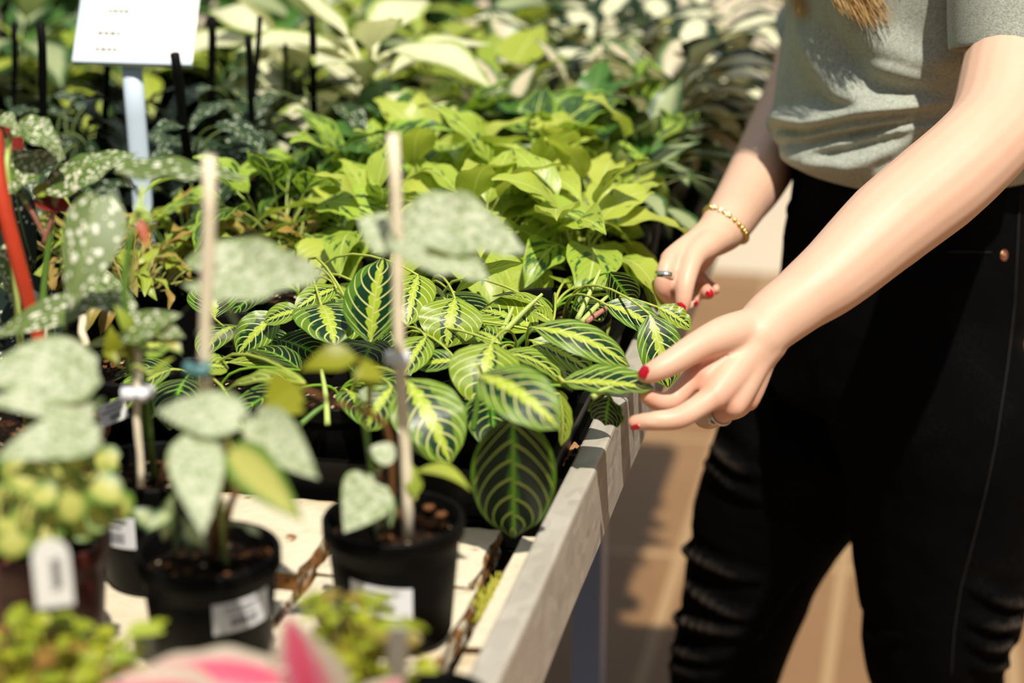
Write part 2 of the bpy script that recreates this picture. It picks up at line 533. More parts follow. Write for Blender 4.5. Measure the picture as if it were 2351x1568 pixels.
def mat_denim():
    t = NT('black_denim')
    o = t.obj()
    tw = t.noise(t.scale(o, (700, 700, 260)), 1.0, 2.0)
    wear = t.noise(o, 9, 4.0)
    c = t.mix(t.m_('MULTIPLY', t.step(wear, 0.5, 0.85), t.step(tw, 0.45, 0.8)), (0.0018, 0.0017, 0.0018), (0.014, 0.0125, 0.012))
    at = t.new('ShaderNodeAttribute', attribute_name='fade')
    c = t.mix(t.m_('MULTIPLY', at.outputs['Fac'], t.step(tw, 0.2, 0.7)), c, (0.15, 0.122, 0.10))
    t.pbr(c, 0.9, 0.05, normal=t.bump(t.m_('ADD', t.noise(o, 45, 4), t.m_('MULTIPLY', tw, 0.35)), 0.35, 0.003))
    return t.m

def mat_shirt():
    t = NT('heather_sage_jersey')
    o = t.obj()
    n1 = t.noise(t.scale(o, (520, 520, 900)), 1.0, 2.0)
    n2 = t.noise(o, 260, 3.0)
    c = t.mix(t.step(n1, 0.3, 0.7), (0.27, 0.30, 0.255), (0.46, 0.48, 0.41))
    c = t.mix(t.m_('MULTIPLY', t.step(n2, 0.5, 0.75), 0.4), c, (0.15, 0.18, 0.16))
    t.pbr(c, 0.95, 0.1, normal=t.bump(n1, 0.15, 0.0008), Sheen_Weight=0.15)
    return t.m

def mat_skin():
    t = NT('skin')
    o = t.obj()
    n1 = t.noise(o, 22, 3.0)
    c = t.mix(n1, (0.73, 0.485, 0.355), (0.70, 0.42, 0.30))
    at = t.new('ShaderNodeAttribute', attribute_name='flush')
    c = t.mix(t.m_('MULTIPLY', at.outputs['Fac'], 0.55), c, (0.70, 0.27, 0.19))
    p = t.pbr(c, 0.48, 0.4, normal=t.bump(t.noise(o, 420, 3), 0.10, 0.0006))
    p.inputs['Subsurface Weight'].default_value = 0.25
    p.inputs['Subsurface Radius'].default_value = (0.010, 0.0035, 0.0018)
    p.inputs['Subsurface Scale'].default_value = 0.6
    return t.m

M['maranta'] = mat_maranta(); M['maranta_dark'] = mat_maranta_dark()
M['lime'] = mat_lime('lime_leaf', (0.54, 0.60, 0.095), (0.03, 0.12, 0.015), 0.64)
M['lime_dark'] = mat_lime('green_leaf_lime_edges', (0.40, 0.55, 0.06), (0.02, 0.085, 0.015), 0.46)
M['deep'] = mat_plain_leaf('deep_green_leaf', (0.03, 0.10, 0.02), (0.06, 0.17, 0.025), 0.2, (0.2, 0.32, 0.06))
M['silver'] = mat_silver()
M['spots'] = mat_spots('spotted_begonia_leaf', (0.125, 0.18, 0.048), (0.82, 0.82, 0.68), 1.0, 0.36, (0.25, 0.02, 0.012), (7, 12, 1))
M['spots_fine'] = mat_spots('finely_spotted_begonia_leaf', (0.10, 0.165, 0.035), (0.82, 0.80, 0.62), 1.0, 0.42, (0.30, 0.025, 0.015), (11, 20, 1))
M['spots_dark'] = mat_spots('dark_spotted_begonia_leaf', (0.010, 0.022, 0.014), (0.75, 0.76, 0.68), 1.0, 0.25, (0.22, 0.01, 0.01), (6, 11, 1))
M['spots_grey'] = mat_spots('grey_spotted_begonia_leaf', (0.030, 0.060, 0.026), (0.50, 0.54, 0.42), 1.0, 0.34, (0.045, 0.055, 0.02), (7, 13, 1))
M['cream'] = mat_cream('cream_dieffenbachia_leaf', (0.84, 0.83, 0.56), (0.36, 0.46, 0.10), 0.62, 0.98, 0.25)
M['cream_patch'] = mat_cream('cream_patched_leaf', (0.84, 0.83, 0.58), (0.012, 0.034, 0.009), 0.40, 0.56, 0.04)
M['pinkish'] = mat_cream('blush_aglaonema_leaf', (0.72, 0.64, 0.46), (0.10, 0.19, 0.05), 0.40, 0.85, 0.35)
M['greygreen'] = mat_cream('grey_green_leaf', (0.40, 0.46, 0.24), (0.05, 0.12, 0.03), 0.45, 0.8, 0.3)
M['yellowgreen'] = mat_plain_leaf('yellow_green_leaf', (0.42, 0.48, 0.05), (0.28, 0.38, 0.04))
M['olive'] = mat_plain_leaf('olive_young_leaf', (0.36, 0.36, 0.02), (0.30, 0.33, 0.02), 0.45, (0.42, 0.42, 0.05))
M['variegated'] = mat_cream('variegated_heart_leaf', (0.50, 0.50, 0.13), (0.13, 0.24, 0.03), 0.40, 0.85, 0.35)
M['moss'] = mat_plain_leaf('mossy_yellow_leaf', (0.46, 0.48, 0.03), (0.24, 0.32, 0.02), 0.35, (0.55, 0.5, 0.06))
M['rusty'] = mat_plain_leaf('rusty_leaf', (0.34, 0.15, 0.035), (0.26, 0.22, 0.03), 0.3, (0.5, 0.3, 0.08))
M['tangle'] = mat_plain_leaf('olive_curled_leaf', (0.34, 0.34, 0.06), (0.40, 0.24, 0.06), 0.3, (0.6, 0.5, 0.2))
M['redback'] = mat_plain_leaf('crimson_leaf', (0.22, 0.012, 0.010), (0.30, 0.03, 0.02), 0.35, (0.10, 0.005, 0.005))
M['coral'] = mat_plain_leaf('coral_petal', (0.62, 0.12, 0.06), (0.55, 0.16, 0.08), 0.35, (0.6, 0.2, 0.1))
M['pink'] = mat_pink()
M['soil'] = mat_soil(); M['slab'] = mat_slab(); M['metal'] = mat_metal(); M['floor'] = mat_floor(); M['glare_floor'] = mat_glare_floor()
M['denim'] = mat_denim(); M['shirt'] = mat_shirt(); M['skin'] = mat_skin()
M['black'] = plain('black_plastic', (0.0022, 0.0021, 0.002), 0.5, 0.09, nscale=60, namt=0.3)
M['black_dull'] = plain('black_stake_plastic', (0.004, 0.004, 0.0045), 0.6, 0.12)
M['redpot'] = plain('red_brown_pot', (0.060, 0.010, 0.006), 0.45, 0.4, nscale=30, namt=0.3)
M['brownpot'] = plain('brown_pot', (0.11, 0.035, 0.018), 0.5, 0.4)
M['tray'] = plain('black_tray_plastic', (0.003, 0.0029, 0.0027), 0.4, 0.18, nscale=300, namt=0.5, bump=0.2, bscale=240)
M['bamboo'] = plain('bamboo_stake_wood', (0.88, 0.76, 0.57), 0.6, 0.3, nscale=90, namt=0.18)
M['white'] = plain('white_card', (0.82, 0.82, 0.80), 0.55, 0.3)
M['label'] = plain('white_label_paper', (0.74, 0.74, 0.78), 0.6, 0.3)
M['ink'] = plain('grey_ink', (0.10, 0.10, 0.12), 0.7, 0.2)
M['faint_ink'] = plain('faint_grey_ink', (0.26, 0.26, 0.27), 0.7, 0.2)
M['clipw'] = plain('white_clip_plastic', (0.80, 0.80, 0.86), 0.4, 0.5)
M['clipt'] = plain('teal_clip_plastic', (0.10, 0.24, 0.25), 0.4, 0.5)
M['post'] = plain('pale_blue_metal', (0.52, 0.62, 0.74), 0.4, 0.5, nscale=12, namt=0.1)
M['leg'] = plain('painted_blue_steel', (0.20, 0.30, 0.52), 0.35, 0.5, nscale=4, namt=0.15)
M['redstem'] = plain('red_stem', (0.50, 0.045, 0.015), 0.5, 0.4, nscale=60, namt=0.25)
M['rosestem'] = plain('rose_stem', (0.40, 0.17, 0.12), 0.5, 0.4)
M['brownstem'] = plain('brown_stem', (0.20, 0.085, 0.03), 0.55, 0.35, nscale=50, namt=0.3)
M['greenstem'] = plain('green_stem', (0.10, 0.20, 0.03), 0.45, 0.4, nscale=40, namt=0.25)
M['palestem'] = plain('pale_green_stem', (0.42, 0.52, 0.14), 0.45, 0.4, nscale=40, namt=0.2)
M['chip'] = plain('bark_chip_brown', (0.15, 0.062, 0.022), 0.8, 0.2, nscale=120, namt=0.4)
M['bark'] = plain('dry_leaf', (0.32, 0.17, 0.08), 0.8, 0.2, nscale=80, namt=0.3)
M['gold'] = plain('gold', (0.75, 0.52, 0.16), 0.25, 0.5, 1.0)
M['silver_metal'] = plain('silver', (0.82, 0.80, 0.74), 0.18, 0.5, 1.0)
M['copper'] = plain('copper', (0.72, 0.36, 0.22), 0.3, 0.5, 1.0)
M['pearl'] = plain('pearl_bead', (0.88, 0.82, 0.70), 0.2, 0.5)
M['nail'] = plain('red_nail_polish', (0.42, 0.004, 0.016), 0.18, 0.6)
M['hair'] = plain('blonde_hair', (0.62, 0.40, 0.17), 0.45, 0.4, nscale=60, namt=0.25)
M['thread'] = plain('grey_thread', (0.020, 0.019, 0.020), 0.9, 0.1)
M['shoe'] = plain('white_canvas', (0.55, 0.53, 0.5), 0.8, 0.2)
M['wall'] = plain('pale_plaster', (0.62, 0.55, 0.46), 0.8, 0.2, nscale=3, namt=0.05)
M['clear'] = plain('frosted_strip', (0.42, 0.44, 0.42), 0.3, 0.5)
M['eye'] = plain('eye_white', (0.8, 0.78, 0.75), 0.2, 0.5)
M['lip'] = plain('lip_rose', (0.50, 0.17, 0.15), 0.5, 0.4)
# ================================================================ the setting
def XP(px, py, x):
    r = ray(px, py)
    return CAM_POS + r * ((x - CAM_POS.x) / r.x)

ZR = 0.88          # top of the bench rail
ZT = 0.865         # top of the slabs the pots stand on

g = MB(); g.grid([[(-9, -4, 0), (9, -4, 0)], [(-9, 5.0, 0), (9, 5.0, 0)]])
tag(g.build('floor', M['floor'], None, False), 'sunlit beige tiled floor of the aisle', 'floor', None, 'structure')
g = MB(); g.box((0, 16.1, 2.0), (18, 0.2, 4.0))
tag(g.build('wall_back', M['wall'], None, False), 'pale wall far behind the bench', 'wall', None, 'structure')

g = MB(); g.grid([[(-9, 5.0, 0), (9, 5.0, 0)], [(-9, 16, 0), (9, 16, 0)]])  # far part of the floor, sky glare put into its colour
tag(g.build('floor', M['glare_floor'], None, False), 'far floor beyond the bench, coloured paler for sky glare', 'floor', None, 'structure')

# ---------------------------------------------------------------- plant bench
BX0, BX1, BY0, BY1 = -1.42, 0.0, 0.55, 3.35
bench = empty('plant_bench', ((BX0 + BX1) / 2, (BY0 + BY1) / 2, 0), 'long galvanised metal bench full of potted plants along the aisle', 'bench')

def rail(name, a, b, inward, parent):
    """folded sheet: outer face, rounded top flange, inner lip; a, b along the top outer edge"""
    a, b, inw = Vector(a), Vector(b), Vector(inward)
    prof = [(0.0015, -0.077), (0.0, -0.0765), (0.0, -0.003), (0.0009, -0.0009), (0.003, 0.0), (0.0195, 0.0), (0.0212, -0.001), (0.0215, -0.003), (0.0215, -0.030),
            (0.0200, -0.030), (0.0200, -0.004), (0.0035, -0.002), (0.0018, -0.003), (0.0018, -0.077), (0.0015, -0.077)]
    n = 40
    rows = []
    for i in range(n + 1):
        p = a.lerp(b, i / n)
        rows.append([p + inw * (u + 0.0004 * math.sin(i * 1.7)) + Vector((0, 0, w)) for u, w in prof])
    m = MB(); m.grid(rows)
    m.f.append(tuple(range(len(prof) - 1))); k = n * len(prof)
    m.f.append(tuple(k + j for j in reversed(range(len(prof) - 1))))
    return m.build(name, M['metal'], parent, False)

rail('side_rail', (BX1, BY0, ZR), (BX1, BY1, ZR), (-1, 0, 0), bench)
rail('side_rail', (BX0, BY1, ZR), (BX0, BY0, ZR), (1, 0, 0), bench)
rail('end_rail', (BX1 - 0.002, BY1, ZR), (BX0 + 0.002, BY1, ZR), (0, -1, 0), bench)
rail('end_rail', (BX0 + 0.002, BY0, ZR), (BX1 - 0.002, BY0, ZR), (0, 1, 0), bench)
g = MB(); g.box(((BX0 + BX1) / 2, (BY0 + BY1) / 2, 0.835), (BX1 - BX0 - 0.006, BY1 - BY0 - 0.006, 0.006))
g.box(((BX0 + BX1) / 2, (1.405 + BY1) / 2, ZT - .0125), (BX1 - BX0 - 0.046, BY1 - 1.405 - 0.03, 0.024)); g.build('bed_plate', M['tray'], bench, False)
lg = XP(1352, 1450, -0.13)
for x, y in ((lg.x, 0.8), (lg.x, lg.y), (-0.5, BY1 - 0.12), (BX0 + 0.13, 0.8), (BX0 + 0.13, lg.y), (BX0 + 0.13, BY1 - 0.12)):
    if True:
        g = MB(); g.box((x, y, 0.41), (0.036, 0.036, 0.82)); g.box((x, y, 0.004), (0.07, 0.07, 0.008))
        g.build('leg', M['leg'], bench, False)
for y in (0.8, lg.y, BY1 - 0.12):
    g = MB(); g.box(((BX0 + BX1) / 2, y, 0.812), (BX1 - BX0 - 0.05, 0.03, 0.04)); g.build('cross_bar', M['leg'], bench, False)

# ---------------------------------------------------------------- slabs on the bench
def slab(x0, x1, y0, y1, ztop, label, th=0.028, seed=0, sk=0.0):
    rnd = random.Random(seed)
    nx, ny = 14, 14
    def edge(i, j):
        u, v = i / nx, j / ny
        x = lerp(x0, x1, u) + sk * (v - 0.5); y = lerp(y0, y1, v)
        e = min(u, 1 - u, v, 1 - v)
        nz = noise.noise(Vector((x * 60, y * 60, seed)))
        if e == 0:
            x += nz * 0.0035 * (1 if 0 < v < 1 else 0.3); y += noise.noise(Vector((x * 60, y * 60, seed + 5))) * 0.0035
        return x, y, e
    top, bot = [], []
    for j in range(ny + 1):
        rt, rb = [], []
        for i in range(nx + 1):
            x, y, e = edge(i, j)
            rt.append(Vector((x, y, ztop - (0.0025 if e == 0 else 0) + noise.noise(Vector((x * 25, y * 25, seed + 9))) * 0.0006)))
            rb.append(Vector((x, y, ztop - th)))
        top.append(rt); bot.append(rb)
    m = MB(); m.grid(top); o = len(m.v); m.grid([r[::-1] for r in bot])
    ring_t = [top[0][i] for i in range(nx + 1)] + [top[j][nx] for j in range(1, ny + 1)] + [top[ny][i] for i in range(nx - 1, -1, -1)] + [top[j][0] for j in range(ny - 1, 0, -1)]
    ring_b = [bot[0][i] for i in range(nx + 1)] + [bot[j][nx] for j in range(1, ny + 1)] + [bot[ny][i] for i in range(nx - 1, -1, -1)] + [bot[j][0] for j in range(ny - 1, 0, -1)]
    mids = [[a.lerp(b, t) + Vector((noise.noise(a * 70 + Vector((t * 5, 0, 0))), noise.noise(a * 70 + Vector((0, t * 5, 3))), 0)) * (0.004 if 0 < t < 1 else 0) for a, b in zip(ring_t, ring_b)] for t in (1, 0.75, 0.5, 0.25, 0)]
    m.grid(mids, None, wrap=True)
    return tag(m.build('bench_slab', M['slab'], None, False), label, 'slab', 'cream slabs laid across the bench')

slab(-0.345, -0.178, 1.272, 1.402, ZT + 0.012, 'cream slab with rusty broken edge between the two front black pots', 0.036, 1)
slab(-0.172, -0.058, 1.300, 1.402, ZT, 'cream slab shaded by the big hanging dark leaf, cracked off along its front', 0.026, 2)
slab(-0.175, -0.056, 1.06, 1.297, ZT - 0.001, 'cream slab under the front black pot beside the mossy gap', 0.026, 3, 0.008)
slab(-0.040, -0.023, 1.215, 1.402, ZT - 0.003, 'narrow cream slab strip wedged along the rail behind the moss', 0.024, 4)
slab(-0.040, -0.023, 0.90, 1.205, ZT - 0.003, 'narrow cream slab strip along the rail at the front of the bench', 0.024, 5)
slab(-0.345, -0.180, 1.00, 1.268, ZT, 'cream slab under the left front black pot', 0.026, 6)
slab(-0.66, -0.350, 0.95, 1.402, ZT, 'cream slab under the red-brown pot at the left front', 0.026, 7)
slab(-0.180, -0.05, 0.70, 1.055, ZT, 'cream slab under the pink-leaved plant at the very front', 0.026, 8)
slab(-0.52, -0.185, 0.70, 0.995, ZT, 'cream slab under the low mossy plants at the left front', 0.026, 9)

# moss in the gap between the slabs
m = MB(); rnd = random.Random(3)
c0 = Z(1130, 1385, 0.852)
for i in range(120):
    p = c0 + Vector((rnd.gauss(0, 0.006), rnd.gauss(0, 0.016), 0))
    p.x = min(max(p.x, -0.053), -0.0415)
    q = p + Vector((rnd.uniform(-.004, .004), rnd.uniform(-.004, .004), rnd.uniform(0.004, 0.013)))
    m.tube([p, q], [0.0016, 0.0005], 5)
tag(m.build('moss_tuft', M['moss']), 'green moss growing in the gap between slabs by the rail', 'moss', None, 'stuff')

# ---------------------------------------------------------------- leaves
PROF = {
    'oval':  [.10, .52, .78, .92, .99, 1., .96, .87, .72, .48, .03],
    'ovate': [.08, .56, .86, 1., .98, .88, .73, .56, .38, .19, .0],
    'lance': [.06, .40, .70, .90, 1., .98, .87, .70, .50, .26, 0.],
    'heart': [.36, .76, .95, 1., .96, .87, .74, .58, .41, .22, .0],
    'round': [.40, .80, .97, 1., .99, .95, .88, .76, .58, .34, .05],
}
def prof(name, v):
    a = PROF[name]; x = v * 10; i = min(int(x), 9); t = x - i
    p0, p1, p2, p3 = a[max(i - 1, 0)], a[i], a[i + 1], a[min(i + 2, 10)]
    return max(0.0, 0.5 * (2 * p1 + (p2 - p0) * t + (2 * p0 - 5 * p1 + 4 * p2 - p3) * t * t + (3 * p1 - p0 - 3 * p2 + p3) * t ** 3))

def blade(mb, B, T, w, n, shape='oval', arch=0.10, cup=0.12, wave=0.0, waves=3, lobe=0.0, asym=0.0, curl=0.0, ph=0.0, nv=18, nu=10, twist=0.0):
    if shape == 'heart': lobe *= .55
    B, T, n = Vector(B), Vector(T), Vector(n)
    ax = T - B; L = ax.length; a = ax / L
    s0 = a.cross(n)
    if s0.length < 1e-4: s0 = a.orthogonal()
    s0.normalize(); n0 = s0.cross(a).normalized()
    rows, uvs = [], []
    for i in range(nv + 1):
        v = i / nv
        p = B + a * (L * v) + n0 * (L * (arch * 4 * v * (1 - v)) - curl * L * max(0, v - 0.55) ** 2 * 4)
        tw = twist * (v - 0.5)
        s = s0 * math.cos(tw) + n0 * math.sin(tw); nn = n0 * math.cos(tw) - s0 * math.sin(tw)
        hw = w / 2 * max(prof(shape, v), 0.012)
        r, q = [], []
        for j in range(nu + 1):
            x = -1 + 2 * j / nu
            k = 1 + asym * (1 if x > 0 else -1) * (1 - 0.6 * v)
            ed = abs(x)
            pos = p + s * (x * hw * k) + nn * (cup * hw * ed ** 1.6 + wave * w * math.sin(2 * math.pi * waves * v + ph + (0.9 if x > 0 else 0)) * ed * ed)
            pos = pos - a * (lobe * L * ed ** 1.5 * (1 - v) ** 3 * (1 + asym * (1 if x > 0 else -1)))
            r.append(pos); q.append((j / nu, v))
        rows.append(r); uvs.append(q)
    mb.grid(rows, uvs)
    return L

CAMV = lambda p: (CAM_POS - Vector(p)).normalized()
UP = Vector((0, 0, 1))

def leaf(parent, mat, B, T, w, n=None, stem=None, sr=0.0012, bend=None, name='leaf', label=None, **k):
    """one leaf with its own stalk; B and T are points, w the width; stem is where the stalk starts"""
    mb = MB()
    B, T = Vector(B), Vector(T)
    if n is None: n = UP
    L = blade(mb, B, T, w, n, **k)
    if stem is not None:
        S = Vector(stem)
        a = (T - B).normalized()
        h = (B - S).length
        c1 = S + Vector((0, 0, h * 0.45)) if bend is None else Vector(bend)
        c2 = B.lerp(S, .25) + UP * (h * .10) - a * min(h * .08, .008)
        pts = [S]
        for i in range(1, 8):
            t = i / 8
            pts.append(S * (1 - t) ** 3 + c1 * 3 * t * (1 - t) ** 2 + c2 * 3 * t * t * (1 - t) + B * t ** 3)
        pts.append(B)
        mb.tube(pts, [sr * 1.25 - sr * 0.35 * i / 8 for i in range(9)], 6)
    return mb.build(name, M[mat], parent, True, label)

# ---------------------------------------------------------------- pots
POTS = []
def pot(root, c, r, h, mat='black', soil=True, seed=0, lip=0.0035, sunk=0.014, taper=0.78):
    """c: centre of the rim"""
    c = Vector(c); POTS.append((c.x, c.y, r))
    rb = r * taper
    pr = [(0.001, -h), (rb - 0.004, -h), (rb - 0.001, -h + 0.002), (rb, -h + 0.004)]
    pr += [(lerp(rb, r - lip, t), lerp(-h + 0.004, -0.014, t)) for t in (0.33, 0.66, 1.0)]
    pr += [(r - lip + 0.001, -0.0135), (r - 0.0008, -0.0125), (r, -0.011), (r, -0.0015), (r - 0.0008, 0.0), (r - lip + 0.0008, 0.0), (r - lip, -0.001), (r - lip - 0.001, -sunk - 0.012), (r - lip - 0.006, -h + 0.006), (0.001, -h + 0.005)]
    m = MB(); m.lathe(c, pr, 48)
    m.build('pot', M[mat], root)
    if soil:
        m = MB(); rs = r - lip - 0.0015
        rows = []
        for i in range(9):
            rr = rs * max(i / 8, 0.01)
            rows.append([c + Vector((rr * math.cos(2 * math.pi * k / 28), rr * math.sin(2 * math.pi * k / 28),
                         -sunk + 0.006 * noise.noise(Vector((rr * math.cos(2 * math.pi * k / 28) * 90, rr * math.sin(2 * math.pi * k / 28) * 90, seed))) + (0.003 if i < 7 else -0.001))) for k in range(28)])
        m.grid(rows, None, wrap=True)
        m.build('soil', M['soil'], root)

def chip(root, p, s, mat='chip', seed=0):
    m = MB(); rnd = random.Random(seed)
    pts = []
    for a in range(6):
        for b in range(4):
            th, ph = a / 6 * 2 * math.pi, (b + 0.5) / 4 * math.pi
            pts.append(Vector(p) + Vector((math.cos(th) * math.sin(ph), math.sin(th) * math.sin(ph), 0.7 * math.cos(ph))) * s * rnd.uniform(0.7, 1.2))
    rows = [[pts[a * 4 + b] for a in range(6)] for b in range(4)]
    m.grid(rows, None, wrap=True)
    m.f.append((0, 1, 2, 3, 4, 5)); m.f.append((23, 22, 21, 20, 19, 18))
    m.build('bark_chip', M[mat], root)

def stake(root, a, b, r=0.0035, mat='bamboo', name='stake', n=8):
    m = MB(); a, b = Vector(a), Vector(b)
    pts = [a.lerp(b, t) + Vector((0.0008 * math.sin(t * 9), 0.0008 * math.cos(t * 7), 0)) for t in [i / 8 for i in range(9)]]
    m.tube(pts, [r * (1 + 0.05 * math.sin(i * 2.3)) for i in range(9)], n)
    return m.build(name, M[mat], root)

def stem(root, pts, r, mat='greenstem', name='stem', nodes=True):
    m = MB()
    rr = r if isinstance(r, (list, tuple)) else [r * (1.08 if (nodes and i % 2) else 0.95) for i in range(len(pts))]
    m.tube(pts, list(rr), 9, smooth=4)
    return m.build(name, M[mat], root)

def wrap_label(root, c, r, ang, z, wd, ht, tilt=0.0, mat='label', bars=9, name='price_label', seed=1):
    """a paper label stuck round the side of a pot; c rim centre, ang where it faces"""
    c = Vector(c); m = MB(); nn = 10
    rows = []
    for i in (0, 1):
        rw = []
        for j in range(nn + 1):
            u = j / nn - 0.5
            a = ang + u * wd / r
            rw.append(c + Vector((math.cos(a) * (r + 0.0006), math.sin(a) * (r + 0.0006), z + (i - 0.5) * ht + tilt * u * wd)))
        rows.append(rw)
    m.grid(rows)
    lab = m.build(name, M[mat], root)
    b = MB(); rnd = random.Random(seed)
    x = -0.22
    while x < 0.22:
        w_ = rnd.choice((0.012, 0.02, 0.03))
        rows = []
        for i in (-0.32, -0.02):
            rows.append([c + Vector((math.cos(ang + q * wd / r) * (r + 0.0012), math.sin(ang + q * wd / r) * (r + 0.0012), z + i * ht + tilt * q * wd)) for q in (x, x + w_)])
        b.grid(rows)
        x += w_ + rnd.choice((0.012, 0.02))
    for zz, x0, x1 in ((0.32, -0.32, 0.30), (0.16, -0.30, 0.16)):
        rows = [[c + Vector((math.cos(ang + q * wd / r) * (r + 0.0012), math.sin(ang + q * wd / r) * (r + 0.0012), z + (zz + dz) * ht + tilt * q * wd)) for q in [lerp(x0, x1, k / 6) for k in range(7)]] for dz in (-0.02, 0.02)]
        b.grid(rows)
    b.build('barcode', M['ink'], lab)
    return lab
# ================================================================ plants placed one by one
def nrm(code, p):
    c = CAMV(p)
    if code == 'u': return UP
    if code == 'c': return c
    if code == 'm': return (UP + c).normalized()
    if code == 'cl': return (c + RV * -0.6).normalized()
    if code == 'cr': return (c + RV * 0.6).normalized()
    if code == 'l': return (UP - RV * 0.7).normalized()
    if code == 'r': return (UP + RV * 0.7).normalized()
    return Vector(code).normalized()

def pleaf(root, mat, b, t, w, d, n='m', dt=None, stem=None, **k):
    """b, t: where base and tip show; w: width in metres; d, dt: distance of base and tip"""
    B = D(b[0], b[1], d); T = D(t[0], t[1], dt if dt else d)
    return leaf(root, mat, B, T, w, nrm(n, B), stem, **k)

# ---- black pot in the middle of the foreground, silver begonia on a bamboo stake
cA = Z(903, 1185, 0.952); rA = 0.0478
A = empty('potted_begonia', (cA.x, cA.y, ZT), 'silver-leaved begonia tied to a bamboo stake in the black pot at centre front', 'potted plant')
pot(A, cA, rA, 0.952 - ZT, seed=1)
sA = cA + Vector((0.004, -0.006, -0.012))
stA0 = D(936, 1197, 1.352); stA1 = D(900, 309, 1.262)
stake(A, stA0 - Vector((0, 0, 0.02)), stA1, 0.0040)
g = MB(); pc = stA0.lerp(stA1, 0.437); g.tube([pc - Vector((0, 0, .005)), pc + Vector((0, 0, .005))], 0.0058, 12); g.box(pc + RV * -0.004, (0.012, 0.006, 0.008)); g.build('clip', M['clipw'], A)
pleaf(A, 'silver', (928, 520), (1212, 580), 0.052, 1.31, 'm', 1.28, stA0.lerp(stA1, .72), shape='heart', arch=.05, lobe=.10, asym=-.25, cup=.18, wave=.05, label='large silver blotched leaf')
pleaf(A, 'silver', (955, 545), (1125, 645), 0.037, 1.30, 'm', 1.27, stA0.lerp(stA1, .70), shape='heart', arch=.04, lobe=.10, asym=.2, wave=.04)
pleaf(A, 'silver', (925, 560), (822, 500), 0.037, 1.31, 'm', 1.32, stA0.lerp(stA1, .70), shape='heart', arch=.04, lobe=.1)
pleaf(A, 'silver', (895, 560), (1020, 638), 0.022, 1.235, 'u', 1.22, stA0.lerp(stA1, .70), shape='heart', arch=.04, lobe=.1)
nA = stA0.lerp(stA1, 0.30)
olive_stem = [sA + Vector((-.004, .002, 0)), D(895, 1010, 1.33), D(850, 950, 1.31), D(770, 925, 1.29), D(700, 893, 1.28)]
stem(A, olive_stem, [.0024, .0022, .0020, .0017, .0013], 'brownstem')
pleaf(A, 'olive', (820, 822), (690, 852), 0.020, 1.25, 'm', 1.25, D(845, 950, 1.31), shape='ovate', arch=.14, cup=.2, label='young olive leaf')
pleaf(A, 'olive', (684, 885), (604, 948), 0.030, 1.28, 'c', 1.26, olive_stem[-1], shape='ovate', arch=.03, label='young olive leaf')
pleaf(A, 'olive', (872, 848), (812, 872), 0.020, 1.26, 'm', 1.25, D(850, 950, 1.31), shape='ovate', arch=.1, label='young olive leaf')
pleaf(A, 'silver', (905, 1052), (842, 1030), 0.018, 1.31, 'm', 1.31, D(860, 1120, 1.34), shape='heart', arch=.05)
pleaf(A, 'silver', (868, 1112), (790, 1222), 0.036, 1.315, 'c', 1.28, sA + Vector((-.012, -.006, 0)), shape='heart', arch=.06, lobe=.12, asym=.15, cup=.1)
pleaf(A, 'greygreen', (880, 1120), (897, 1212), 0.014, 1.32, 'cr', 1.315, sA + Vector((-.01, .004, 0)), shape='lance', arch=.03)
pleaf(A, 'yellowgreen', (955, 1082), (1082, 1128), 0.020, 1.345, 'u', 1.33, sA + Vector((.004, .004, 0)), shape='ovate', arch=.16, cup=.15)
pleaf(A, 'yellowgreen', (955, 1140), (945, 1065), 0.012, 1.34, 'c', 1.34, sA + Vector((.004, .004, 0)), shape='lance', arch=.05)
stem(A, [sA + Vector((-.016, .006, -.002)), D(855, 1100, 1.345), D(835, 960, 1.31), D(812, 850, 1.27)], [.0020, .0018, .0016, .0012], 'greenstem')
stem(A, [sA + Vector((.012, .0, 0)), D(880, 1120, 1.345), D(868, 1075, 1.335)], [.0020, .0018, .0013], 'brownstem')
for i, (px, py) in enumerate(((985, 1165), (1012, 1180), (990, 1205), (965, 1190), (1020, 1205), (890, 1235), (772, 1165))):
    p = Z(px, py, 0.944); chip(A, p, 0.0045 if i != 5 else 0.004, 'chip', i)
wrap_label(A, cA, rA * 0.885, math.radians(-88), -0.043, 0.043, 0.022, -0.10, seed=5)

# ---- black pot at the left front
cB = Z(478, 1258, 0.952); rB = 0.0468
B_ = empty('potted_begonia', (cB.x, cB.y, ZT), 'silver-leaved begonia on a bamboo stake in the black pot left of centre front', 'potted plant')
pot(B_, cB, rB, 0.952 - ZT, seed=2)
sB = cB + Vector((-.004, .004, -.012))
stB0 = D(467, 1235, 1.31); stB1 = D(478, 360, 1.205)
stake(B_, stB0 - Vector((0, 0, .01)), stB1, 0.0042)
g = MB(); pc = D(462, 848, 1.252); g.tube([pc - Vector((0, 0, .004)), pc + Vector((0, 0, .004))], 0.006, 12); g.box(pc + RV * -0.004, (0.012, 0.007, 0.008)); g.build('clip', M['clipt'], B_)
pleaf(B_, 'silver', (468, 640), (752, 628), 0.052, 1.27, 'm', 1.24, stB0.lerp(stB1, .55), shape='heart', arch=-.06, lobe=.30, asym=-.2, cup=.30, wave=.04, bend=D(640, 790, 1.29), sr=.0014, label='broad silver green leaf')
pleaf(B_, 'silver', (552, 962), (358, 945), 0.034, 1.20, 'm', 1.22, D(515, 1030, 1.27), shape='heart', arch=.10, lobe=.1, cup=-.1)
pleaf(B_, 'silver', (452, 1006), (466, 1228), 0.033, 1.20, 'c', 1.16, D(505, 1100, 1.28), shape='heart', arch=.06, lobe=.10, asym=.1, cup=.08)
pleaf(B_, 'silver', (590, 960), (732, 1100), 0.032, 1.23, 'c', 1.19, D(520, 1060, 1.28), shape='heart', arch=.06, lobe=.16, asym=.1)
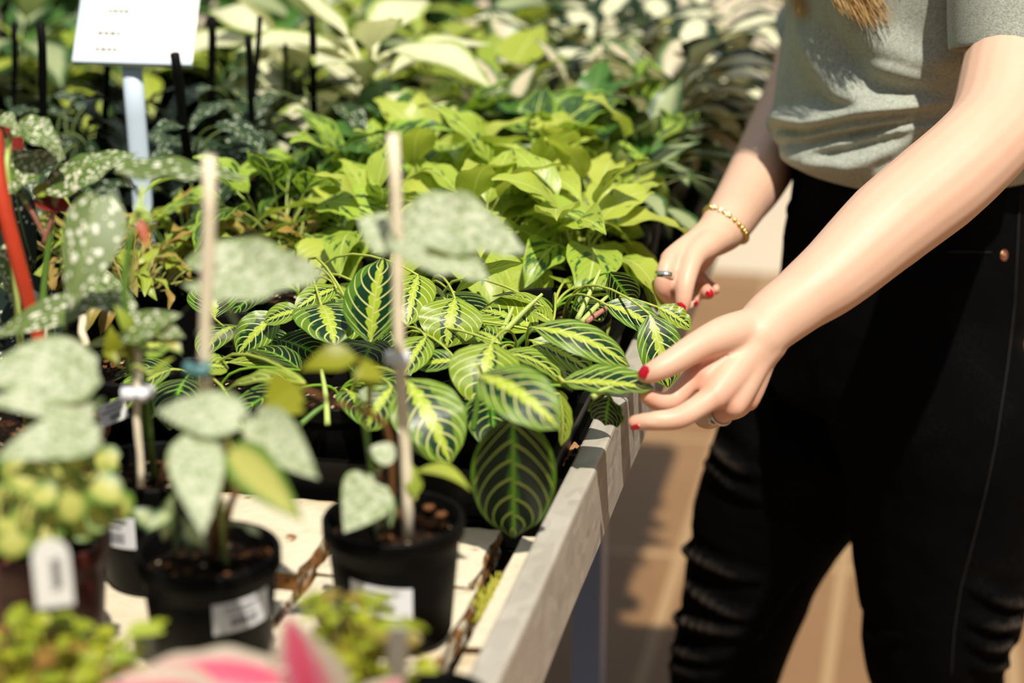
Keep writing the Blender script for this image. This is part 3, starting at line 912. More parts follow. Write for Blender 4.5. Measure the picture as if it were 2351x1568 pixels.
pleaf(B_, 'variegated', (536, 1038), (697, 1198), 0.027, 1.18, 'c', 1.15, D(530, 1130, 1.28), shape='heart', arch=.06, lobe=.10, asym=-.1, label='silver leaf with yellow green edge')
pleaf(B_, 'greygreen', (375, 1238), (405, 1120), 0.014, 1.27, 'cl', 1.25, sB + Vector((-.02, 0, 0)), shape='ovate', arch=.05)
pleaf(B_, 'greygreen', (425, 1205), (476, 1256), 0.016, 1.25, 'c', 1.24, sB + Vector((-.01, 0, 0)), shape='ovate', arch=.05)
pleaf(B_, 'greygreen', (352, 1205), (300, 1168), 0.014, 1.26, 'm', 1.26, sB + Vector((-.02, 0, 0)), shape='ovate', arch=.08)
pleaf(B_, 'greygreen', (395, 1175), (335, 1222), 0.012, 1.26, 'm', 1.25, sB + Vector((-.02, 0, 0)), shape='ovate', arch=.08)
pleaf(B_, 'silver', (560, 1205), (600, 1232), 0.006, 1.27, 'm', 1.27, sB + Vector((.01, 0, 0)), shape='lance', arch=.08)
stem(B_, [sB + Vector((.006, 0, 0)), D(500, 1160, 1.285), D(515, 1060, 1.265), D(520, 965, 1.235)], [.0026, .0022, .0021, .0016], 'brownstem')
stem(B_, [sB + Vector((.01, .004, 0)), D(530, 1155, 1.29), D(575, 1095, 1.285), D(610, 1060, 1.28)], [.0024, .0022, .0020, .0013], 'brownstem')
stem(B_, [sB + Vector((.016, -.004, 0)), D(510, 1210, 1.29), D(515, 1150, 1.28)], [.0016, .0016, .0012], 'palestem')
for i, (px, py) in enumerate(((512, 1268), (608, 1268), (380, 1300), (430, 1312), (520, 1318))):
    chip(B_, Z(px, py, 0.946), 0.0048 if i < 2 else 0.003, 'chip', 10 + i)
wrap_label(B_, cB, rB * 0.905, math.radians(-40), -0.030, 0.042, 0.021, 0.04, seed=6)

# ---- red-brown pot with small variegated hearts and a white tag
cC = Z(74, 1226, 0.957); rC = 0.050
C_ = empty('potted_vine', (cC.x, cC.y, ZT), 'bushy plant with small yellow-green heart leaves in the red-brown pot at left front', 'potted plant')
pot(C_, cC, rC, 0.957 - ZT, 'redpot', seed=3)
rnd = random.Random(21)
hearts = [(35, 1085), (110, 1078), (170, 1060), (215, 1095), (30, 1140), (95, 1140), (150, 1125), (205, 1140), (60, 1190), (130, 1195), (205, 1205), (20, 1215), (250, 1130), (235, 1060),
          (100, 1235), (30, 1250), (165, 1165), (270, 1165), (60, 1110), (185, 1020), (130, 1035), (238, 1185), (140, 1100), (75, 1065)]
for px, py in hearts:
    d = 1.20 + rnd.uniform(-.05, .05) + (0.03 if py < 1110 else -0.02)
    a = rnd.uniform(0, 6.28); l = rnd.uniform(58, 84)
    b = (px - math.cos(a) * l * .5, py - abs(math.sin(a)) * l * .35); t = (px + math.cos(a) * l * .5, py + abs(math.sin(a)) * l * .45)
    pleaf(C_, 'variegated', b, t, rnd.uniform(.019, .026), d, rnd.choice(['m', 'm', 'c', 'u']), None, cC + Vector((rnd.uniform(-.02, .02), rnd.uniform(-.02, .02), -.012)), shape='round', arch=.08, cup=.12, lobe=.12)
tg0, tg1 = D(112, 1238, 1.120), D(128, 1392, 1.135)
def tag_card(root, a, b, w, n, mat='white', name='plant_tag', th=0.0006):
    a, b = Vector(a), Vector(b); ax = (b - a).normalized(); L = (b - a).length
    s = ax.cross(n).normalized(); nn = s.cross(ax)
    out = []
    for k in range(9):
        q = math.pi * k / 8
        out.append(a + ax * (w * .5 * (1 - math.sin(q))) + s * (w / 2 * math.cos(q)))
    out += [b - s * (w / 2), b + s * (w / 2)]
    m = MB(); N = len(out)
    m.add([p + nn * th for p in out] + [p - nn * th for p in out],
          [tuple(range(N)), tuple(reversed(range(N, 2 * N)))] + [(i, N + i, N + (i + 1) % N, (i + 1) % N) for i in range(N)])
    return m.build(name, M[mat], root, False), s, nn, ax
tcard, ts, tn, ta = tag_card(C_, tg0, tg1, 0.0205, CAMV(tg0))
g = MB()
g.tube([tg0.lerp(tg1, .27 + .05 * i) + ts * (-.003 + (.0035 if i % 2 else -.002)) + tn * .0012 for i in range(10)], .0006, 5)
g.build('print', M['faint_ink'], tcard)
chip(C_, Z(160, 1235, .955), .006, 'chip', 33); chip(C_, Z(20, 1290, .955), .005, 'chip', 34)

# ---- large pale leaves on red stems at the left edge
cS = Z(30, 1085, 0.952)
S_ = empty('potted_begonia', (cS.x, cS.y, ZT), 'begonia with big pale silver leaves on red stems at the left edge', 'potted plant')
pot(S_, cS, 0.044, 0.952 - ZT, seed=4)
sS = cS + Vector((0.01, 0, -.012))
pleaf(S_, 'silver', (222, 848), (-60, 872), 0.050, 1.24, 'm', 1.22, D(175, 980, 1.28), shape='heart', arch=.10, lobe=.05, cup=-.10, label='big pale silver leaf')
pleaf(S_, 'silver', (212, 948), (-50, 925), 0.026, 1.23, 'm', 1.20, D(185, 990, 1.28), shape='heart', arch=.08, lobe=.05)
pleaf(S_, 'silver', (225, 1000), (-15, 1058), 0.032, 1.19, 'm', 1.17, D(200, 1080, 1.28), shape='heart', arch=.10, lobe=.05)
pleaf(S_, 'greygreen', (185, 942), (240, 915), 0.012, 1.24, 'm', 1.25, D(185, 990, 1.28), shape='heart', arch=.06)
stem(S_, [sS + Vector((.02, 0, 0)), D(235, 1190, 1.265), D(205, 1090, 1.27), D(178, 985, 1.275), D(150, 905, 1.25)], [.0026, .0024, .0022, .0022, .0018], 'redstem')
stem(S_, [sS, D(120, 1005, 1.32), D(108, 900, 1.30), D(100, 860, 1.28)], [.0026, .0024, .0022, .0018], 'redstem')

# ---- spotted begonia, tall, left edge
cG = Z(62, 965, 0.945)
G_ = empty('spotted_begonia', (cG.x, cG.y, ZT), 'tall begonia with white-dotted leaves and a thick red stem at the left edge', 'potted plant')
pot(G_, cG, 0.062, 0.945 - ZT, 'brownpot', seed=5, sunk=.010)
sG = cG + Vector((0.0, 0, -.006))
pleaf(G_, 'spots_fine', (2, 428), (150, 358), 0.034, 1.50, 'm', 1.50, D(60, 470, 1.50), shape='heart', arch=.10, lobe=.15, asym=-.2, cup=.1, wave=.05)
pleaf(G_, 'spots_fine', (112, 425), (318, 351), 0.030, 1.50, 'm', 1.50, D(125, 470, 1.50), shape='heart', arch=.10, lobe=.12, asym=.2, cup=-.12, wave=.05)
pleaf(G_, 'spots_fine', (-5, 268), (42, 300), 0.016, 1.50, 'm', 1.49, D(20, 350, 1.5), shape='ovate', arch=.12)
pleaf(G_, 'spots_fine', (40, 288), (150, 368), 0.026, 1.49, 'm', 1.48, D(20, 340, 1.5), shape='heart', arch=.22, lobe=.08, wave=.08, label='young curled leaf with brown edge')
pleaf(G_, 'spots', (266, 393), (585, 412), 0.040, 1.40, (0.1, -0.12, 1), 1.41, D(325, 470, 1.40), shape='heart', arch=.03, lobe=.02, cup=.1, wave=.04)
pleaf(G_, 'spots', (224, 452), (160, 712), 0.040, 1.36, 'c', 1.34, D(290, 540, 1.38), shape='heart', arch=.05, lobe=.10, asym=-.2, cup=.1)
pleaf(G_, 'spots_dark', (36, 440), (82, 622), 0.034, 1.56, 'cl', 1.55, D(60, 470, 1.52), shape='heart', arch=.05, lobe=.1)
pleaf(G_, 'spots_dark', (60, 640), (95, 760), 0.030, 1.57, 'c', 1.56, D(90, 700, 1.57), shape='heart', arch=.05, lobe=.1)
pleaf(G_, 'spots_dark', (112, 670), (128, 800), 0.022, 1.57, 'cr', 1.56, D(95, 730, 1.57), shape='heart', arch=.05, lobe=.1)
pleaf(G_, 'spots_fine', (182, 640), (330, 738), 0.034, 1.44, 'm', 1.42, D(150, 760, 1.46), shape='heart', arch=.08, lobe=.1, asym=.2)
pleaf(G_, 'spots', (285, 770), (418, 722), 0.024, 1.36, 'm', 1.36, D(300, 820, 1.38), shape='heart', arch=.06, lobe=.1)
pleaf(G_, 'spots', (205, 700), (-20, 778), 0.026, 1.40, 'm', 1.40, D(110, 800, 1.46), shape='heart', arch=.06, lobe=.04, cup=.2)
pleaf(G_, 'spots_fine', (20, 560), (28, 700), 0.020, 1.53, 'c', 1.52, D(40, 640, 1.54), shape='heart', arch=.04)
pleaf(G_, 'redback', (82, 452), (172, 490), 0.020, 1.51, 'm', 1.51, D(120, 440, 1.51), shape='heart', arch=.06, label='dark red leaf underside')
pleaf(G_, 'redback', (-10, 300), (55, 352), 0.030, 1.53, 'c', 1.53, None, shape='heart', arch=.03, label='dark red leaf underside')
pleaf(G_, 'yellowgreen', (75, 440), (185, 442), 0.014, 1.505, 'm', 1.505, D(110, 500, 1.51), shape='heart', arch=.08)
stem(G_, [sG + Vector((.02, .02, 0)), D(95, 860, 1.53), D(98, 700, 1.53), D(112, 560, 1.52), D(130, 430, 1.505)], [.0030, .0028, .0028, .0024, .0018], 'greenstem')
stem(G_, [D(105, 545, 1.52), D(75, 490, 1.51), D(50, 452, 1.505)], [.0020, .0018, .0015], 'rosestem')
stem(G_, [D(100, 560, 1.52), D(120, 500, 1.51), D(135, 440, 1.505)], [.0018, .0018, .0015], 'rosestem')
stem(G_, [sG + Vector((.02, .0, 0)), D(112, 870, 1.49), D(78, 740, 1.47), D(38, 590, 1.45), D(2, 440, 1.44), D(-10, 300, 1.44)], [.0050, .0048, .0052, .0058, .0056, .0040], 'redstem', 'red_stem')
stem(G_, [sG, D(20, 460, 1.50), D(18, 350, 1.50), D(30, 295, 1.50)], [.003, .0024, .0022, .0018], 'palestem')
stake(G_, D(110, 880, 1.53), D(98, 690, 1.54), .0028); stake(G_, D(196, 800, 1.50), D(186, 725, 1.50), .0030)
for i in range(10):
    chip(G_, Z(rnd.uniform(5, 150), rnd.uniform(965, 1010), .940), rnd.uniform(.002, .004), 'chip', 60 + i)

cN = Z(-60, 800, .95)
N_ = empty('spotted_begonia', (cN.x, cN.y, ZT), 'dark white-dotted begonia half out of view at the left edge, behind the red stem', 'potted plant')
pot(N_, cN, .050, .95 - ZT, seed=15)
sN = cN + Vector((0, 0, -.012))
for b, t, w, d_, n_ in (((-20, 640), (62, 700), .036, 1.62, 'c'), ((-10, 720), (80, 800), .034, 1.62, 'm'), ((-30, 560), (45, 600), .032, 1.64, 'c'), ((10, 800), (110, 832), .030, 1.60, 'm'), ((-40, 690), (30, 770), .034, 1.58, 'c'),
                        ((60, 790), (150, 778), .026, 1.62, 'm'), ((-20, 820), (60, 852), .028, 1.58, 'm')):
    pleaf(N_, 'spots_dark', b, t, w, d_, n_, d_ - .01, sN, shape='heart', arch=.06, lobe=.1)

# ---- green-caned plant with white clip between them
cH = Z(352, 1068, 0.952)
H_ = empty('caned_begonia', (cH.x, cH.y, ZT), 'green-caned begonia with a fading coral bloom, clipped to a short stake, left of centre', 'potted plant')
pot(H_, cH, 0.047, 0.952 - ZT, seed=7)
sH = cH + Vector((-.012, 0, -.012))
stem(H_, [sH, D(322, 1000, 1.40), D(308, 860, 1.38), D(288, 700, 1.36), D(288, 620, 1.355), D(305, 525, 1.35)], [.0030, .0028, .0026, .0026, .0024, .0020], 'greenstem')
stem(H_, [sH + Vector((.012, .0, 0)), D(342, 985, 1.40), D(334, 880, 1.385), D(318, 800, 1.37)], [.0026, .0025, .0022, .0016], 'greenstem')
stem(H_, [D(310, 515, 1.35), D(322, 470, 1.355), D(328, 425, 1.36)], [.0020, .0018, .0015], 'palestem')
stem(H_, [D(335, 510, 1.35), D(365, 545, 1.36), D(400, 580, 1.37)], [.0014, .0013, .0010], 'greenstem')
stem(H_, [sH + Vector((.02, -.01, 0)), D(375, 1080, 1.39), D(400, 1040, 1.385), D(420, 1010, 1.38)], [.0020, .0018, .0016, .001], 'brownstem')
stake(H_, D(322, 1118, 1.40), D(313, 805, 1.37), .0026)
g = MB(); pc = D(308, 905, 1.375); g.box(pc, (.017, .010, .0085), rz=.3); g.box(pc + RV * .006 + Vector((0, 0, .001)), (.010, .014, .007), rz=-.3); g.build('clip', M['clipw'], H_)
fl = D(325, 495, 1.35)
bl = MB()
for i in range(7):
    a = i / 7 * 6.28
    blade(bl, fl, fl + Vector((math.cos(a) * .007, math.sin(a) * .007, .006 if i % 2 else -.001)), .006, UP, shape='ovate', nv=6, nu=4)
bl.build('flower_head', M['palestem'], H_)
for px, py in ((330, 545), (322, 535), (338, 570)):
    pleaf(H_, 'coral', (324, 502), (px, py), .006, 1.348, 'c', 1.346, shape='lance', name='petal', arch=.05)
for (b, t, w, mt) in (((262, 815), (252, 745), .012, 'olive'), ((285, 500), (262, 535), .010, 'variegated'), ((345, 500), (385, 478), .005, 'yellowgreen'), ((375, 775), (418, 812), .013, 'variegated'),
                      ((365, 760), (425, 775), .014, 'spots'), ((240, 800), (275, 840), .008, 'olive'), ((350, 860), (402, 820), .006, 'yellowgreen'), ((300, 760), (262, 700), .010, 'yellowgreen')):
    pleaf(H_, mt, b, t, w, 1.36, 'm', 1.355, D(305, (b[1] + 840) / 2, 1.37), shape='ovate', arch=.1)
for i, (px, py) in enumerate(((350, 1075), (365, 1062), (385, 1100), (330, 1090))): chip(H_, Z(px, py, .944), .0028, 'chip', 80 + i)
wrap_label(H_, cH, .0425, math.radians(-108), -.035, .030, .024, .05, seed=8)

# ---- pot with a price tag behind it
cI = Z(292, 838, 0.952)
I_ = empty('potted_plant', (cI.x, cI.y, ZT), 'black pot with a tilted white price tag behind the green-caned plant', 'potted plant')
pot(I_, cI, .048, .952 - ZT, seed=9)
sI = cI + Vector((0, 0, -.012))
tI0, tI1 = D(222, 962, 1.48), D(296, 930, 1.47)
ax = (tI1 - tI0).normalized(); nI = (CAMV(tI0) + UP * .2).normalized(); sI_ = ax.cross(nI).normalized()
g = MB(); R3 = Matrix((ax, sI_, nI)).transposed(); pc = tI0.lerp(tI1, .5)
g.box(pc, (.024, .0155, .0006), rot=R3); lab = g.build('price_label', M['white'], I_, False)
g = MB()
for x in (-.003, -.0017, -.0002, .0012, .0026, .0042, .0052): g.box(pc + ax * x + sI_ * .0035 + nI * .0007, (.0007, .0045, .0003), rot=R3)
for y, x0, x1 in ((-.0045, -.004, .009), (-.0012, -.009, .0095)):
    xx = x0
    while xx < x1: g.box(pc + ax * xx + sI_ * y + nI * .0007, (.0007, .0013, .0003), rot=R3); xx += .0012
g.build('barcode', M['ink'], lab)
pleaf(I_, 'maranta', (372, 800), (190, 800), .030, 1.46, 'u', 1.46, sI, shape='oval', arch=.08, cup=.2)
pleaf(I_, 'maranta', (300, 805), (388, 790), .026, 1.44, 'm', 1.45, sI, shape='oval', arch=.08, cup=.2)
for i in range(7): chip(I_, Z(rnd.uniform(240, 285), rnd.uniform(828, 850), .944), .0026, 'chip', 90 + i)

# ---- low mossy plants and coleus at the very front
def tuft(label, c, n, spread, zr, mats, ln, name='creeping_plant', potm='black', seed=0, front=0.0):
    c = Vector(c); rnd = random.Random(seed)
    r = empty(name, (c.x, c.y, ZT), label, 'potted plant')
    pot(r, Vector((c.x, c.y, 0.925)), 0.040, 0.925 - ZT, potm, seed=seed)
    for i in range(n):
        a = rnd.uniform(0, 6.283); q = math.sqrt(rnd.uniform(0, 1)) * spread
        p = Vector((c.x + math.cos(a) * q, c.y + math.sin(a) * q, rnd.uniform(*zr) - q * q * 6))
        l = rnd.uniform(*ln); b = rnd.uniform(0, 6.283)
        t = p + Vector((math.cos(b) * l, math.sin(b) * l, rnd.uniform(-.3, .4) * l))
        leaf(r, rnd.choice(mats), p, t, l * rnd.uniform(.6, .8), (rnd.uniform(-.4, .4), rnd.uniform(-.5, .2), 1), Vector((c.x + rnd.uniform(-.01, .01), c.y + rnd.uniform(-.01, .01), .915)), sr=.0007,
             shape='round', arch=.1, cup=.15, wave=.05, nv=8, nu=4, lobe=.1)
    return r
tuft('low mossy yellow-green plant with rusty tips in the bottom left corner', Z(60, 1500, .97), 60, .042, (.955, .985), ['moss', 'moss', 'moss', 'rusty'], (.012, .018), seed=41)
tuft('low yellow-green plant beside the white tag at bottom left', Z(205, 1520, .955), 56, .036, (.945, .975), ['moss', 'moss', 'yellowgreen', 'rusty'], (.012, .019), seed=42)
F_ = tuft('yellow-green coleus with rusty shoots in front of the centre black pot', Z(825, 1525, .955), 84, .034, (.945, .995), ['moss', 'moss', 'moss', 'rusty'], (.011, .016), seed=43)
ct, cs_, cn_, ca_ = tag_card(F_, D(915, 1440, 1.10), D(905, 1640, 1.16), .011, CAMV(D(915, 1440, 1.1)), 'clear', 'plant_tag')

cE = Z(560, 1660, .93)
E_ = empty('pink_caladium', (cE.x, cE.y, ZT), 'pink and white leaved caladium at the bottom edge', 'potted plant')
pot(E_, Vector((cE.x, cE.y, .925)), .045, .925 - ZT, seed=12)
sE = Vector((cE.x, cE.y, .915))
pleaf(E_, 'pink', (722, 1640), (660, 1412), .046, 1.08, 'c', 1.06, sE, shape='heart', arch=.04, lobe=.1, cup=.15, label='upright pink leaf with white edges')
pleaf(E_, 'pink', (640, 1560), (285, 1548), .034, 1.06, 'm', 1.05, sE, shape='heart', arch=.08, lobe=.1, cup=-.2, wave=.05, label='pink leaf with white edges lying low')
pleaf(E_, 'pink', (500, 1640), (230, 1580), .040, 1.04, 'm', 1.02, sE, shape='heart', arch=.08, lobe=.1)
pleaf(E_, 'pink', (820, 1640), (930, 1560), .020, 1.08, 'm', 1.08, sE, shape='heart', arch=.08)
cP = Z(1005, 1595, .925)
P_ = empty('plant_pot', (cP.x, cP.y, ZT), 'empty small black pot at the bottom edge by the rail', 'pot')
pot(P_, cP, .030, .925 - ZT, seed=14)
# ================================================================ striped prayer plants in a black tray
tray = MB()
tx0, tx1, ty0, ty1, tz0, tz1 = -0.44, -0.0255, 1.412, 1.800, ZT + .0005, 0.905
def rect(x0, x1, y0, y1, z): return [Vector((x0, y0, z)), Vector((x1, y0, z)), Vector((x1, y1, z)), Vector((x0, y1, z))]
e = .004
tray.grid([rect(tx0 + .012, tx1 - .006, ty0 + .006, ty1 - .012, tz0), rect(tx0, tx1, ty0, ty1, tz1 - .004), rect(tx0 - e, tx1 + .002, ty0 - e, ty1 + e, tz1 - .004), rect(tx0 - e, tx1 + .002, ty0 - e, ty1 + e, tz1),
           rect(tx0 + e, tx1 - e, ty0 + e, ty1 - e, tz1), rect(tx0 + .014, tx1 - .010, ty0 + .010, ty1 - .014, tz0 + .003)], None, wrap=True)
k = len(tray.v)
tray.f.append((3, 2, 1, 0)); tray.f.append((k - 4, k - 3, k - 2, k - 1))
for i in range(1, 6):
    y = lerp(ty0, ty1, i / 6)
    tray.box(((tx0 + tx1) / 2, y, tz0 + .005), (tx1 - tx0 - .03, .004, .008))
tag(tray.build('carrying_tray', M['tray'], None, False), 'shallow black carrying tray holding the striped prayer plants', 'tray')

ppots = [(-.085, 1.475), (-.205, 1.475), (-.325, 1.475), (-.080, 1.600), (-.200, 1.600), (-.320, 1.600), (-.078, 1.725), (-.198, 1.725), (-.318, 1.725)]
ptxt = ['prayer plant at the tray corner by the rail, its big dark leaf hanging down', 'prayer plant in the front row of the tray, right behind the centre bamboo stake', 'prayer plant in the front row of the tray behind the left bamboo stake',
        'prayer plant by the rail whose leaf the near hand holds', 'prayer plant in the middle of the tray with short cut stalks', 'prayer plant at left of the tray under the silver leaf',
        'prayer plant at the back corner by the rail, under the far hand', 'prayer plant at the back of the tray beneath the lime leaves', 'prayer plant at the back left of the tray with the tall upright leaf']
PR = []
for i, (x, y) in enumerate(ppots):
    r = empty('prayer_plant', (x, y, tz0 + .0035), ptxt[i], 'potted plant', 'striped prayer plants in the black tray')
    pot(r, (x, y, .942), .052, .942 - tz0 - .0035, seed=20 + i, sunk=.016)
    PR.append(r)

def ml(b, zb, t, zt, wpx, n='m', p=None, mat='maranta', st=True, **k):
    Bp, Tp = Z(b[0], b[1], zb), Z(t[0], t[1], zt)
    w = wpx * depth_of(Bp.lerp(Tp, .5)) / FPX
    if p is None:
        p = min(range(9), key=lambda i: (ppots[i][0] - Bp.x) ** 2 + (ppots[i][1] - Bp.y) ** 2)
    x, y = ppots[p]
    s = None
    if st:
        dx, dy = Bp.x - x, Bp.y - y; l = math.hypot(dx, dy) or 1
        q = min(l, .02)
        s = Vector((x + dx / l * q, y + dy / l * q, .928))
    kk = dict(shape='oval', arch=.09, cup=.14, wave=.012, waves=4); kk.update(k)
    return leaf(PR[p], mat, Bp, Tp, w, nrm(n, Bp), s, sr=.0011, **kk)

ml((851, 785), .975, (880, 592), 1.035, 160, 'cl', 8, arch=.05, cup=.10, label='tall upright striped leaf')
ml((738, 700), .985, (768, 792), .968, 165, 'u', 8, arch=.12, cup=.10)
ml((800, 690), .968, (762, 800), .945, 150, 'm', 8, arch=.10)
ml((772, 662), .985, (676, 712), .975, 62, 'm', 8)
ml((690, 712), .985, (606, 740), .975, 60, 'm', 5)
ml((640, 722), .975, (545, 815), .945, 95, 'm', 5, arch=.12)
ml((492, 730), .962, (478, 655), .985, 120, 'u', 5, cup=.35)
ml((700, 880), .982, (484, 924), .955, 118, 'u', 2, arch=.12, wave=.02)
ml((690, 850), .955, (560, 808), .950, 80, 'u', 2, mat='maranta_dark')
ml((765, 790), .965, (885, 812), .955, 45, 'u', 8)
ml((455, 840), .965, (525, 845), .960, 60, 'm', 2)
ml((560, 985), .940, (345, 965), .925, 100, 'u', 2, arch=.14, mat='maranta')
ml((960, 632), .995, (935, 748), .965, 105, 'm', 8, arch=.12)
ml((1045, 686), .985, (1025, 798), .952, 148, 'm', 7, arch=.14, cup=.05)
ml((1235, 760), .958, (1102, 712), .962, 110, 'm', 4, cup=.2)
ml((1268, 716), .968, (1130, 680), .975, 62, 'u', 7)
ml((1046, 672), .985, (1200, 604), 1.010, 80, (0.2, .55, .8), 7, cup=.1)
ml((1228, 752), .985, (1446, 842), .955, 92, 'm', 3, arch=.14, cup=-.05)
ml((1222, 782), .968, (1366, 862), .940, 78, 'm', 3, arch=.10)
ml((1390, 698), .972, (1522, 772), .945, 78, 'm', 6, arch=.12)
ml((1492, 722), .975, (1535, 890), .918, 105, 'm', 6, arch=.10)
ml((1510, 705), .958, (1588, 755), .940, 55, 'm', 6, wave=.05)
ml((1128, 790), .985, (1100, 935), .945, 165, 'm', 3, arch=.10, cup=.22)
ml((1150, 812), .966, (1292, 882), .945, 105, 'u', 3, arch=.14)
ml((1100, 862), 1.010, (1285, 985), .985, 150, 'm', 0, arch=.15, cup=.0, label='pale striped leaf raised above the others')
ml((1285, 905), .955, (1288, 1024), .918, 78, 'r', 0, arch=.06)
ml((1178, 950), .985, (1180, 1234), .876, 196, 'c', 0, mat='maranta_dark', arch=.05, cup=-.06, label='large dark hanging leaf')
ml((932, 872), .985, (1034, 1064), .935, 170, 'm', 1, arch=.14, cup=-.05)
ml((900, 890), .975, (838, 990), .948, 110, 'm', 1, arch=.14)
ml((1046, 828), .962, (957, 842), .955, 62, 'm', 4)
ml((978, 774), .975, (928, 862), .955, 80, 'm', 4)
ml((1030, 930), .945, (1090, 940), .940, 40, 'u', 0)
ml((1150, 790), .965, (1094, 762), .965, 60, 'm', 4, wave=.08)
ml((1268, 742), .972, (1222, 715), .975, 42, 'm', 6, cup=.4)
ml((1400, 625), .985, (1455, 700), .950, 75, 'c', 6, mat='maranta_dark')
ml((1400, 908), .945, (1392, 976), .915, 86, 'm', 0, mat='maranta_dark', wave=.06, label='small dark leaf with brown edge lying over the rail')
ml((640, 780), .955, (745, 825), .945, 90, 'm', 5, mat='maranta_dark')
ml((880, 700), .965, (800, 760), .955, 90, 'm', 8)
held_B, held_T = D(1294, 876, 1.600), D(1503, 893, 1.585)
leaf(PR[3], 'maranta', held_B, held_T, .044, (-.05, -.18, 1), Vector((ppots[3][0] + .01, ppots[3][1] - .01, .928)), sr=.0017, bend=D(1340, 940, 1.60), shape='oval', arch=.03, cup=.18, wave=.02, waves=4, label='striped leaf held between finger and thumb')

# short cut stalks standing among the leaves
for p, a, za, b, zb, mt in ((6, (1325, 735), .950, (1378, 620), .985, 'palestem'), (6, (1335, 740), .950, (1395, 680), .965, 'palestem'), (6, (1345, 740), .950, (1425, 690), .962, 'rosestem'),
                            (4, (1150, 765), .955, (1178, 705), .975, 'palestem'), (4, (1150, 770), .955, (1245, 675), .985, 'palestem'), (4, (1180, 800), .950, (1225, 755), .968, 'greenstem'),
                            (4, (985, 655), .96, (1025, 690), .972, 'palestem'), (1, (752, 975), .938, (738, 850), .968, 'palestem'), (1, (690, 975), .938, (755, 925), .950, 'greenstem'),
                            (0, (1085, 990), .938, (1098, 885), .975, 'greenstem'), (3, (1360, 912), .955, (1410, 888), .958, 'palestem')):
    stem(PR[p], [Z(*a, za), Z(*a, za).lerp(Z(*b, zb), .5) + Vector((.001, 0, .002)), Z(*b, zb)], [.0026, .0022, .0013], mt, 'stalk', False)
# leaves low in the pots, in the shade of the others
rnd = random.Random(77)
for i, (x, y) in enumerate(ppots):
    for j in range(5):
        a = rnd.uniform(0, 6.283); q = rnd.uniform(.018, .035); l = rnd.uniform(.045, .065)
        Bp = Vector((x + math.cos(a) * q, y + math.sin(a) * q, rnd.uniform(.945, .955)))
        Tp = Bp + Vector((math.cos(a) * l, math.sin(a) * l, rnd.uniform(-.030, -.010)))
        if Tp.x > -.03: Tp.x = -.03
        leaf(PR[i], rnd.choice(['maranta', 'maranta_dark']), Bp, Tp, rnd.uniform(.032, .042), (0, 0, 1), Vector((x, y, .93)), shape='oval', arch=.12, cup=.1)
g = MB(); p = Z(1292, 1052, .872)
blade(g, p, p + Vector((.014, .020, .004)), .012, UP, shape='lance', wave=.2, cup=.5); blade(g, p, p + Vector((.004, -.022, .002)), .010, UP, shape='lance', wave=.2, cup=.5)
tag(g.build('dead_leaf', M['bark']), 'dry brown curled leaf lying in the tray corner by the rail', 'leaf')

# ================================================================ plants built from shared leaves
def arch_mesh(name, mat, pet, L, w, e0, e1, e2, shape='ovate', cup=.15, wave=.04, waves=3, pr=.0014, nv=12, nu=6, ph=0., lobe=0., asym=0., twist=0.):
    """a leaf on its stalk in the local XZ plane, stalk foot at the origin"""
    p = Vector((0, 0, 0)); cl = [p]
    def dr(e): e = math.radians(e); return Vector((math.cos(e), 0, math.sin(e)))
    for i in range(6):
        p = p + dr(lerp(e0, e1, (i + .5) / 6)) * (pet / 6); cl.append(p)
    mb = MB()
    mb.tube(cl, [pr * (1.2 - .06 * i) for i in range(7)], 5)
    rows, uvs = [], []
    for i in range(nv + 1):
        v = i / nv
        ee = math.radians(lerp(e1, e2, v ** .8))
        nn = Vector((-math.sin(ee), 0, math.cos(ee))); t = dr(math.degrees(ee))
        hw = w / 2 * max(prof(shape, v), .012)
        tw = twist * v
        s = Vector((0, 1, 0)) * math.cos(tw) + nn * math.sin(tw)
        r, q = [], []
        for j in range(nu + 1):
            x = 1 - 2 * j / nu
            k = 1 + asym * (1 if x > 0 else -1) * (1 - .6 * v)
            r.append(p + s * (x * hw * k) + nn * (cup * hw * abs(x) ** 1.5 + wave * w * math.sin(6.283 * waves * v + ph + (1.1 if x > 0 else 0)) * x * x) - t * (lobe * L * abs(x) ** 1.5 * (1 - v) ** 3))
            q.append((j / nu, v))
        rows.append(r); uvs.append(q)
        p = p + t * (L / nv)
    mb.grid(rows, uvs)
    o = mb.build(name, M[mat])
    me = o.data
    bpy.data.objects.remove(o)
    return me

def rosette(root, org, meshes, n, rnd, sc=(.85, 1.15), az0=None, spread=.012, jit=10, az_rng=None, inner=True):
    """n leaves round org (relative to root); meshes run from upright inner ones to low outer ones"""
    az = rnd.uniform(0, 6.28) if az0 is None else az0
    for i in range(n):
        u = i / max(1, n - 1)
        k = min(len(meshes) - 1, int((u if inner else rnd.random()) * len(meshes)))
        az += 2.39996 + rnd.uniform(-.25, .25)
        if az_rng: az = rnd.uniform(*az_rng)
        o = bpy.data.objects.new('leaf', meshes[k])
        COL.objects.link(o); o.parent = root
        o.location = Vector(org) + Vector((math.cos(az) * spread * rnd.random(), math.sin(az) * spread * rnd.random(), 0))
        o.rotation_euler = (math.radians(rnd.uniform(-jit, jit)), math.radians(rnd.uniform(-jit, jit)), az)
        s = rnd.uniform(*sc); o.scale = (s, s, s)

